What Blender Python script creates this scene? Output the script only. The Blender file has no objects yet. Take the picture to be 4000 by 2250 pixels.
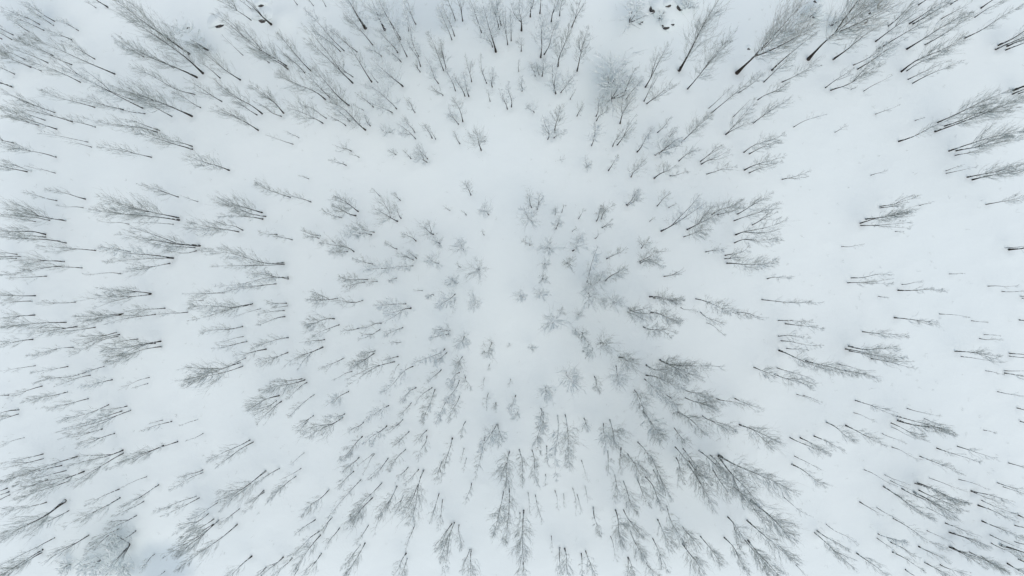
import bpy, math
import numpy as np

# ------------------------------------------------------------------ camera, sky, sun, exposure
scene = bpy.context.scene
COL = scene.collection
CAM_H = 110.0
cam_data = bpy.data.cameras.new('camera')
cam_data.sensor_width = 36.0
cam_data.lens = 24.0
cam_data.clip_start = 0.5
cam_data.clip_end = 6000.0
cam = bpy.data.objects.new('camera', cam_data)
COL.objects.link(cam)
cam.location = (0, 0, CAM_H)
cam.rotation_euler = (-0.00525, 0.02624, 0)
scene.camera = cam

SUN_ELEV, SUN_AZ = math.radians(68), math.radians(150)
world = bpy.data.worlds.new('World')
scene.world = world
world.use_nodes = True
wn, wl = world.node_tree.nodes, world.node_tree.links
wn.clear()
w_out = wn.new('ShaderNodeOutputWorld')
w_bg = wn.new('ShaderNodeBackground')
w_sky = wn.new('ShaderNodeTexSky')
w_sky.sky_type = 'NISHITA'
w_sky.sun_disc = False
w_sky.sun_elevation = SUN_ELEV
w_sky.sun_rotation = SUN_AZ
w_sky.air_density = 1.0
w_sky.dust_density = 3.0
w_sky.ozone_density = 1.0
w_bg.inputs['Strength'].default_value = 0.1
wl.new(w_sky.outputs[0], w_bg.inputs['Color'])
wl.new(w_bg.outputs[0], w_out.inputs['Surface'])

sun_data = bpy.data.lights.new('sun', 'SUN')
sun_data.energy = 1.3
sun_data.angle = math.radians(120)
sun_data.color = (1.0, 0.985, 0.93)
sun = bpy.data.objects.new('sun', sun_data)
COL.objects.link(sun)
sun.rotation_euler = (math.pi / 2 - SUN_ELEV, 0, math.pi - SUN_AZ)

vs = scene.view_settings
vs.view_transform = 'Standard'
vs.look = 'None'
vs.gamma = 1.0
vs.use_curve_mapping = False
vs.exposure = 0.14


# ------------------------------------------------------------------ materials
def new_mat(name):
    m = bpy.data.materials.new(name)
    m.use_nodes = True
    nt = m.node_tree
    b = nt.nodes['Principled BSDF']
    return m, nt.nodes, nt.links, b


def noise(n, l, scale, detail=3.0, rough=0.55, coord=None):
    t = n.new('ShaderNodeTexNoise')
    t.inputs['Scale'].default_value = scale
    t.inputs['Detail'].default_value = detail
    t.inputs['Roughness'].default_value = rough
    if coord is not None:
        l.new(coord, t.inputs['Vector'])
    return t.outputs['Fac']


def maprange(n, l, src, a, b, c=0.0, d=1.0, smooth=True):
    r = n.new('ShaderNodeMapRange')
    if smooth:
        r.interpolation_type = 'SMOOTHSTEP'
    for key, v in (('From Min', a), ('From Max', b), ('To Min', c), ('To Max', d)):
        r.inputs[key].default_value = v
    l.new(src, r.inputs['Value'])
    return r.outputs['Result']


def math_node(n, l, op, a, b):
    m = n.new('ShaderNodeMath')
    m.operation = op
    for i, v in enumerate((a, b)):
        if isinstance(v, (int, float)):
            m.inputs[i].default_value = v
        else:
            l.new(v, m.inputs[i])
    return m.outputs[0]


def mix_col(n, l, fac, a, b):
    m = n.new('ShaderNodeMix')
    m.data_type = 'RGBA'
    if isinstance(fac, (int, float)):
        m.inputs[0].default_value = fac
    else:
        l.new(fac, m.inputs[0])
    for i, v in ((6, a), (7, b)):
        if isinstance(v, tuple):
            m.inputs[i].default_value = (*v, 1)
        else:
            l.new(v, m.inputs[i])
    return m.outputs[2]


def bark_material(name, dark, light, frost_amount, frost_edge, scale, frost=(0.78, 0.84, 0.83), wind=0.13):
    """bark with rime that clings in patches, lies on what faces up and is plastered on the side the wind blew from (+y)"""
    m, n, l, b = new_mat(name)
    geo = n.new('ShaderNodeNewGeometry')
    sep = n.new('ShaderNodeSeparateXYZ')
    l.new(geo.outputs['Normal'], sep.inputs[0])
    grain = noise(n, l, scale, 3, 0.6, geo.outputs['Position'])
    patch = noise(n, l, scale * 0.45, 2, 0.6, geo.outputs['Position'])
    base = mix_col(n, l, maprange(n, l, grain, 0.35, 0.65), dark, light)
    up = math_node(n, l, 'MULTIPLY', sep.outputs[2], 0.55)
    s = math_node(n, l, 'ADD', math_node(n, l, 'ADD', up, patch), math_node(n, l, 'MULTIPLY', sep.outputs[1], wind))
    cover = maprange(n, l, s, frost_edge, frost_edge + 0.16, 0, frost_amount)
    l.new(mix_col(n, l, cover, base, frost), b.inputs['Base Color'])
    b.inputs['Roughness'].default_value = 0.85
    b.inputs['Specular IOR Level'].default_value = 0.15
    return m


MAT_TRUNK = bark_material('dark_bark', (0.020, 0.016, 0.014), (0.060, 0.050, 0.043), 0.95, 0.56, 3.0)
MAT_WTRUNK = bark_material('willow_bark', (0.024, 0.019, 0.016), (0.066, 0.054, 0.045), 0.95, 0.70, 3.0)
MAT_TWIG = bark_material('twig_bark', (0.165, 0.182, 0.156), (0.37, 0.398, 0.35), 0.9, 0.65, 1.6)
MAT_WTWIG = bark_material('willow_twig_bark', (0.23, 0.22, 0.18), (0.43, 0.42, 0.365), 0.9, 0.62, 1.6)
MAT_FTWIG = bark_material('rimed_twig_bark', (0.165, 0.180, 0.172), (0.36, 0.388, 0.372), 0.92, 0.59, 1.6)

MAT_BTWIG = bark_material('shrub_twig_bark', (0.26, 0.28, 0.275), (0.50, 0.535, 0.53), 0.95, 0.56, 1.6)

MAT_LOAD, n_, l_, b_ = new_mat('branch_snow')
b_.inputs['Base Color'].default_value = (0.84, 0.90, 0.89, 1)
b_.inputs['Roughness'].default_value = 0.9
b_.inputs['Specular IOR Level'].default_value = 0.1


def snow_material():
    m, n, l, b = new_mat('field_snow')
    geo = n.new('ShaderNodeNewGeometry')
    pos = geo.outputs['Position']
    big = noise(n, l, 0.035, 3, 0.5, pos)
    col = mix_col(n, l, maprange(n, l, big, 0.3, 0.7), (0.785, 0.865, 0.855), (0.815, 0.89, 0.875))
    # thin wet snow over ice: three places where the field is greyer
    edge = noise(n, l, 0.22, 4, 0.6, pos)
    for (x, y, rx, ry, amt) in ((-60.5, -46.0, 6.5, 5.0, 0.8), (72.4, -41.5, 12.0, 7.0, 0.22), (-17.0, 44.5, 9.0, 5.0, 0.35), (-83, 42, 9, 8, .35)):
        sep = n.new('ShaderNodeSeparateXYZ')
        l.new(pos, sep.inputs[0])
        dx = math_node(n, l, 'DIVIDE', math_node(n, l, 'SUBTRACT', sep.outputs[0], x), rx)
        dy = math_node(n, l, 'DIVIDE', math_node(n, l, 'SUBTRACT', sep.outputs[1], y), ry)
        d = math_node(n, l, 'ADD', math_node(n, l, 'MULTIPLY', dx, dx), math_node(n, l, 'MULTIPLY', dy, dy))
        d = math_node(n, l, 'ADD', d, math_node(n, l, 'MULTIPLY', edge, 0.9))
        f = maprange(n, l, d, 0.55, 1.5, amt, 0.0)
        col = mix_col(n, l, f, col, (0.55, 0.645, 0.68))
    l.new(col, b.inputs['Base Color'])
    b.inputs['Roughness'].default_value = 0.9
    b.inputs['Specular IOR Level'].default_value = 0.1
    h = math_node(n, l, 'ADD', noise(n, l, 0.9, 4, 0.6, pos), math_node(n, l, 'MULTIPLY', noise(n, l, 0.25, 3, 0.5, pos), 1.5))
    bump = n.new('ShaderNodeBump')
    bump.inputs['Strength'].default_value = 0.5
    bump.inputs['Distance'].default_value = 0.12
    l.new(h, bump.inputs['Height'])
    l.new(bump.outputs[0], b.inputs['Normal'])
    return m


MAT_SNOW = snow_material()

MAT_ROCK, n_, l_, b_ = new_mat('wet_rock')
g_ = n_.new('ShaderNodeNewGeometry')
l_.new(mix_col(n_, l_, maprange(n_, l_, noise(n_, l_, 2.5, 5, 0.65, g_.outputs['Position']), 0.35, 0.65), (0.010, 0.010, 0.011), (0.10, 0.095, 0.085)), b_.inputs['Base Color'])
b_.inputs['Roughness'].default_value = 0.8


# ------------------------------------------------------------------ mesh helpers
def mesh_from(name, verts, quads, mats, smooth=False, mat_idx=None):
    me = bpy.data.meshes.new(name)
    nv, nf = len(verts), len(quads)
    k = quads.shape[1]
    me.vertices.add(nv)
    me.vertices.foreach_set('co', np.ascontiguousarray(verts, dtype=np.float32).ravel())
    me.loops.add(nf * k)
    me.loops.foreach_set('vertex_index', np.ascontiguousarray(quads, dtype=np.int32).ravel())
    me.polygons.add(nf)
    me.polygons.foreach_set('loop_start', np.arange(0, nf * k, k, dtype=np.int32))
    me.polygons.foreach_set('loop_total', np.full(nf, k, dtype=np.int32))
    for m in mats:
        me.materials.append(m)
    if mat_idx is not None:
        me.polygons.foreach_set('material_index', np.ascontiguousarray(mat_idx, dtype=np.int32))
    if smooth:
        me.polygons.foreach_set('use_smooth', np.ones(nf, dtype=bool))
    me.update(calc_edges=True)
    return me


def tubes(P, R, sides, rng, flat=1.0):
    """P (N,K,3) polylines, R (N,K) radii -> verts, quads"""
    N, K, _ = P.shape
    T = np.gradient(P, axis=1)
    T /= np.linalg.norm(T, axis=2, keepdims=True) + 1e-9
    ref = rng.normal(size=(N, 1, 3))
    U = np.cross(T, np.broadcast_to(ref, T.shape))
    U /= np.linalg.norm(U, axis=2, keepdims=True) + 1e-9
    V = np.cross(T, U)
    a = np.arange(sides) * (2 * math.pi / sides)
    ring = U[:, :, None, :] * np.cos(a)[None, None, :, None] + V[:, :, None, :] * np.sin(a)[None, None, :, None]
    verts = P[:, :, None, :] + ring * R[:, :, None, None]
    if flat != 1.0:
        off = verts[..., 2] - P[:, :, None, 2]
        verts[..., 2] = P[:, :, None, 2] + off * flat
    idx = np.arange(N * K * sides).reshape(N, K, sides)
    nxt = np.roll(idx, -1, axis=2)
    q = np.stack([idx[:, :-1], nxt[:, :-1], nxt[:, 1:], idx[:, 1:]], axis=-1).reshape(-1, 4)
    return verts.reshape(-1, 3), q


def join(parts):
    V, Q, o = [], [], 0
    for v, q in parts:
        V.append(v)
        Q.append(q + o)
        o += len(v)
    return np.concatenate(V), np.concatenate(Q)


def link(name, data, parent=None, **props):
    o = bpy.data.objects.new(name, data)
    COL.objects.link(o)
    o.parent = parent
    for k, v in props.items():
        o[k] = v
    return o


# ------------------------------------------------------------------ the ground
MOUNDS = [(-39.8, 43.1, 2.6, 0.7), (-47.0, 44.6, 3.0, 0.5), (-36.0, 41.5, 2.0, 0.35), (21.5, 45.5, 3.0, 0.7), (24.5, 45.5, 2.6, 0.6),
          (22.5, 42.8, 2.4, 0.5), (16.5, 43.0, 2.2, 0.5), (46.0, 44.5, 2.4, 0.5), (51.5, 42.0, 3.0, 0.5), (55.0, 43.5, 2.4, 0.4)]


def ground_z(x, y):
    x = np.asarray(x, float)
    y = np.asarray(y, float)
    z = 0.10 * np.sin(x * 0.11 + 1.3 * np.sin(y * 0.07)) + 0.09 * np.sin(y * 0.13 + 0.9 * np.sin(x * 0.09 + 1))
    z += 0.035 * np.sin(x * 0.47 + y * 0.21) * np.sin(y * 0.39 - x * 0.17 + 2) + 0.02 * np.sin(x * 1.1 - y * .6) * np.sin(y * 0.9 + x * .5)
    for (mx, my, r, h) in MOUNDS:
        z = z + h * np.exp(-((x - mx) ** 2 + (y - my) ** 2) / (r * r) * 1.6)
    z = z - 0.5 * np.exp(-(((x + 61.0) / 7.0) ** 2 + ((y + 45.5) / 5.0) ** 2))
    return z


def axis(inner, step):
    a = np.arange(-inner, inner + step * .5, step)
    out, s, v = [], step, inner
    while v < 2500:
        s *= 1.5
        v += s
        out.append(v)
    out = np.array(out)
    return np.concatenate([-out[::-1], a, out])


# ------------------------------------------------------------------ trees
def grow(rng, h, cw, lean, kind, rad, lod=1.0):
    """one tree about the origin: (trunk, twigs, load) each (verts, quads) or None"""
    half = cw * 0.63
    rad = rad * 0.86
    slim = kind == 's'
    willow = kind == 'W'
    bush = kind == 'B'
    rime = kind == 'f'
    dense = kind in 'dD'
    lean = np.array(lean)
    # --- stem
    K = 9
    t = np.linspace(0, 1, K)
    wob = rng.normal(0, 0.012 * h, (2, 2))
    def axis_at(u):
        u = np.asarray(u)
        a = u ** 1.15
        x = lean[0] * a + wob[0, 0] * np.sin(u * 3.1) + wob[0, 1] * np.sin(u * 6.3) * .6
        y = lean[1] * a + wob[1, 0] * np.sin(u * 3.1) + wob[1, 1] * np.sin(u * 6.3) * .6
        return np.stack([x, y, u * h], -1)
    stem = axis_at(t)
    stem[0, 2] = -0.5
    sr = rad * (1 - t) ** (2.6 if willow else 1.75) * (1 + 0.5 * np.exp(-t * 25)) + 0.010
    trunks = [(stem[None], sr[None])]
    # a second (for a willow a second and third) leader that forks off
    forks = []
    if not (slim or bush) and (willow or rng.random() < 0.4):
        for _ in range(2 if willow else 1):
            tf = rng.uniform(0.22, 0.5)
            a = rng.uniform(0, 2 * math.pi)
            off = np.array([math.cos(a), math.sin(a), 0]) * half * rng.uniform(0.5, 0.95)
            off[2] = -h * rng.uniform(0.02, 0.16)
            forks.append((tf, off))
            q = np.linspace(0, 1, 6)
            u2 = tf + (1 - tf) * q
            p = axis_at(u2) + off[None] * (q ** 0.85)[:, None]
            trunks.append((p[None], (rad * (1 - tf) ** 1.3 * 0.75 * (1 - q) ** 1.2 + 0.009)[None]))
    if bush:
        trunks = []
        for _ in range(7):
            e = np.array([rng.normal(0, half * .4), rng.normal(0, half * .4), h * rng.uniform(.5, .9)])
            s = np.linspace(0, 1, K)[:, None]
            p = s * e * np.array([1, 1, 1]) + np.array([0, 0, -.25]) * (1 - s)
            trunks.append((p[None], (rad * .5 * (1 - s[:, 0]) + .015)[None]))
    trunk = join([tubes(p, r, 6, rng) for p, r in trunks])

    # --- main branches
    cs = rng.uniform(0.13, 0.25)
    if willow:
        cs = 0.30
    if bush:
        cs = 0.06
    if slim:
        cs = rng.uniform(0.28, 0.42)
    size = math.sqrt(max(0.2, h / 11.0) * max(0.3, cw / 1.9))
    nm = {'W': 64, 'B': 42, 'f': 38, 's': 14}.get(kind, 50 if dense else 34)
    nm = int(max(8, nm * size ** 0.9 * lod))
    nt = {'W': 10, 'B': 7, 'f': 7, 's': 5}.get(kind, 8 if dense else 7)
    u = np.sort(rng.uniform(0, 0.97, nm) ** 0.9)
    tt = cs + (1 - cs) * u
    prof = np.minimum(1, 0.75 + 1.2 * u) * (1 - u) ** (0.45 if (willow or bush) else 0.6)
    reach = half * prof * rng.uniform(0.5, 1.15, nm) + 0.04
    az = rng.uniform(0, 2 * math.pi, nm)
    lob = 1 + (0.4 if bush else 0.22) * np.sin(az * 3 + rng.uniform(0, 6)) * np.sin(az + rng.uniform(0, 6)) + (0.25 * np.sin(az * 7 + rng.uniform(0, 6)) if bush else 0)
    reach = reach * lob
    ang = np.radians(rng.uniform(13, 31, nm)) if not bush else np.radians(rng.uniform(35, 80, nm))
    if rime:
        ang = np.radians(rng.uniform(17, 48, nm))
    rise = np.minimum(np.minimum(reach / np.tan(ang), (1.03 - tt) * h), 0.40 * h)
    P0 = axis_at(tt)
    for tf, off in forks:
        on = (tt > tf) & (rng.random(nm) < 0.45)
        P0[on] += off[None] * (((tt[on] - tf) / (1 - tf)) ** 0.85)[:, None]
    s = np.linspace(0, 1, 5)
    out = s[None, :] ** 0.72
    up = s[None, :] ** 1.2
    wig = rng.normal(0, 0.03, (nm, 5, 3)) * (reach + rise)[:, None, None] * s[None, :, None]
    dirx, diry = np.cos(az), np.sin(az)
    PB = np.stack([P0[:, None, 0] + dirx[:, None] * reach[:, None] * out,
                   P0[:, None, 1] + diry[:, None] * reach[:, None] * out,
                   P0[:, None, 2] + rise[:, None] * up], -1) + wig
    blen = np.sqrt(reach ** 2 + rise ** 2)
    br = (0.0068 + 0.0036 * np.minimum(blen, 3.0))[:, None] * (1 - 0.72 * s[None, :])
    br *= {'W': 1.25, 's': 0.85}.get(kind, 1.0)

    # --- twigs
    M = nm * nt
    bi = np.repeat(np.arange(nm), nt)
    sp = rng.uniform(0.18, 0.98, M)
    f = sp * 4
    i0 = np.minimum(f.astype(int), 3)
    fr = (f - i0)[:, None]
    PT0 = PB[bi, i0] * (1 - fr) + PB[bi, i0 + 1] * fr
    tang = PB[bi, i0 + 1] - PB[bi, i0]
    tang /= np.linalg.norm(tang, axis=1, keepdims=True) + 1e-9
    rnd = rng.normal(size=(M, 3))
    rnd -= (rnd * tang).sum(1, keepdims=True) * tang
    rnd /= np.linalg.norm(rnd, axis=1, keepdims=True) + 1e-9
    spread = (rng.uniform(0.18, 0.60, M) if not (rime or bush) else rng.uniform(0.3, 0.9, M))[:, None]
    d = tang + rnd * spread + np.array([0, 0, 0.25])
    d /= np.linalg.norm(d, axis=1, keepdims=True)
    tl = (blen[bi] * rng.uniform(0.22, 0.52, M) * (1.1 - 0.5 * sp) + 0.12)[:, None]
    end = PT0 + d * tl + np.array([0, 0, 0.10]) * tl + rng.normal(0, 0.10, (M, 3)) * tl
    PT = np.stack([PT0, end], 1)
    tr = np.tile(np.array([0.0068, 0.0040]), (M, 1)) * {'W': 1.2, 's': 0.85}.get(kind, 1.0)
    twigs = join([tubes(PB, br, 3, rng), tubes(PT, tr, 3, rng)])

    # --- snow lying along the branches
    share = {'f': 0.8, 'B': 0.75, 'W': 0.9, 's': 0.0}.get(kind, 0.6)
    load = None
    if share > 0:
        pick = rng.random(nm) < share
        if pick.any():
            Q = PB[pick]
            a = rng.uniform(0.0, 0.35, len(Q))
            b = rng.uniform(0.55, 0.95, len(Q))
            ss = a[:, None] + (b - a)[:, None] * np.linspace(0, 1, 4)[None]
            ff = ss * 4
            ii = np.minimum(ff.astype(int), 3)
            fr = (ff - ii)[..., None]
            ar = np.arange(len(Q))[:, None]
            LP = Q[ar, ii] * (1 - fr) + Q[ar, ii + 1] * fr
            w = {'f': 0.052, 'B': 0.085, 'W': 0.05}.get(kind, 0.027)
            lr = w * rng.uniform(0.5, 1.4, (len(Q), 1)) * np.array([0.3, 1.1, 1.0, 0.2])[None] * rng.uniform(0.7, 1.3, (len(Q), 4))
            LP = LP.copy()
            LP[..., 2] += lr * 0.55
            pieces = [tubes(LP, lr, 4, rng, 0.8)]
            if kind in 'fB':
                pk = rng.random(M) < (0.22 if kind == 'f' else 0.45)
                L2 = np.stack([PT[pk, 0], PT[pk].mean(1), PT[pk, 1]], 1)
                r2 = (0.034 if kind == 'f' else 0.07) * rng.uniform(0.6, 1.5, (len(L2), 1)) * np.array([0.5, 1.0, 0.3])[None]
                L2[..., 2] += r2 * 0.5
                pieces.append(tubes(L2, r2, 4, rng, 0.8))
            load = join(pieces)
    return trunk, twigs, load


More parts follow.
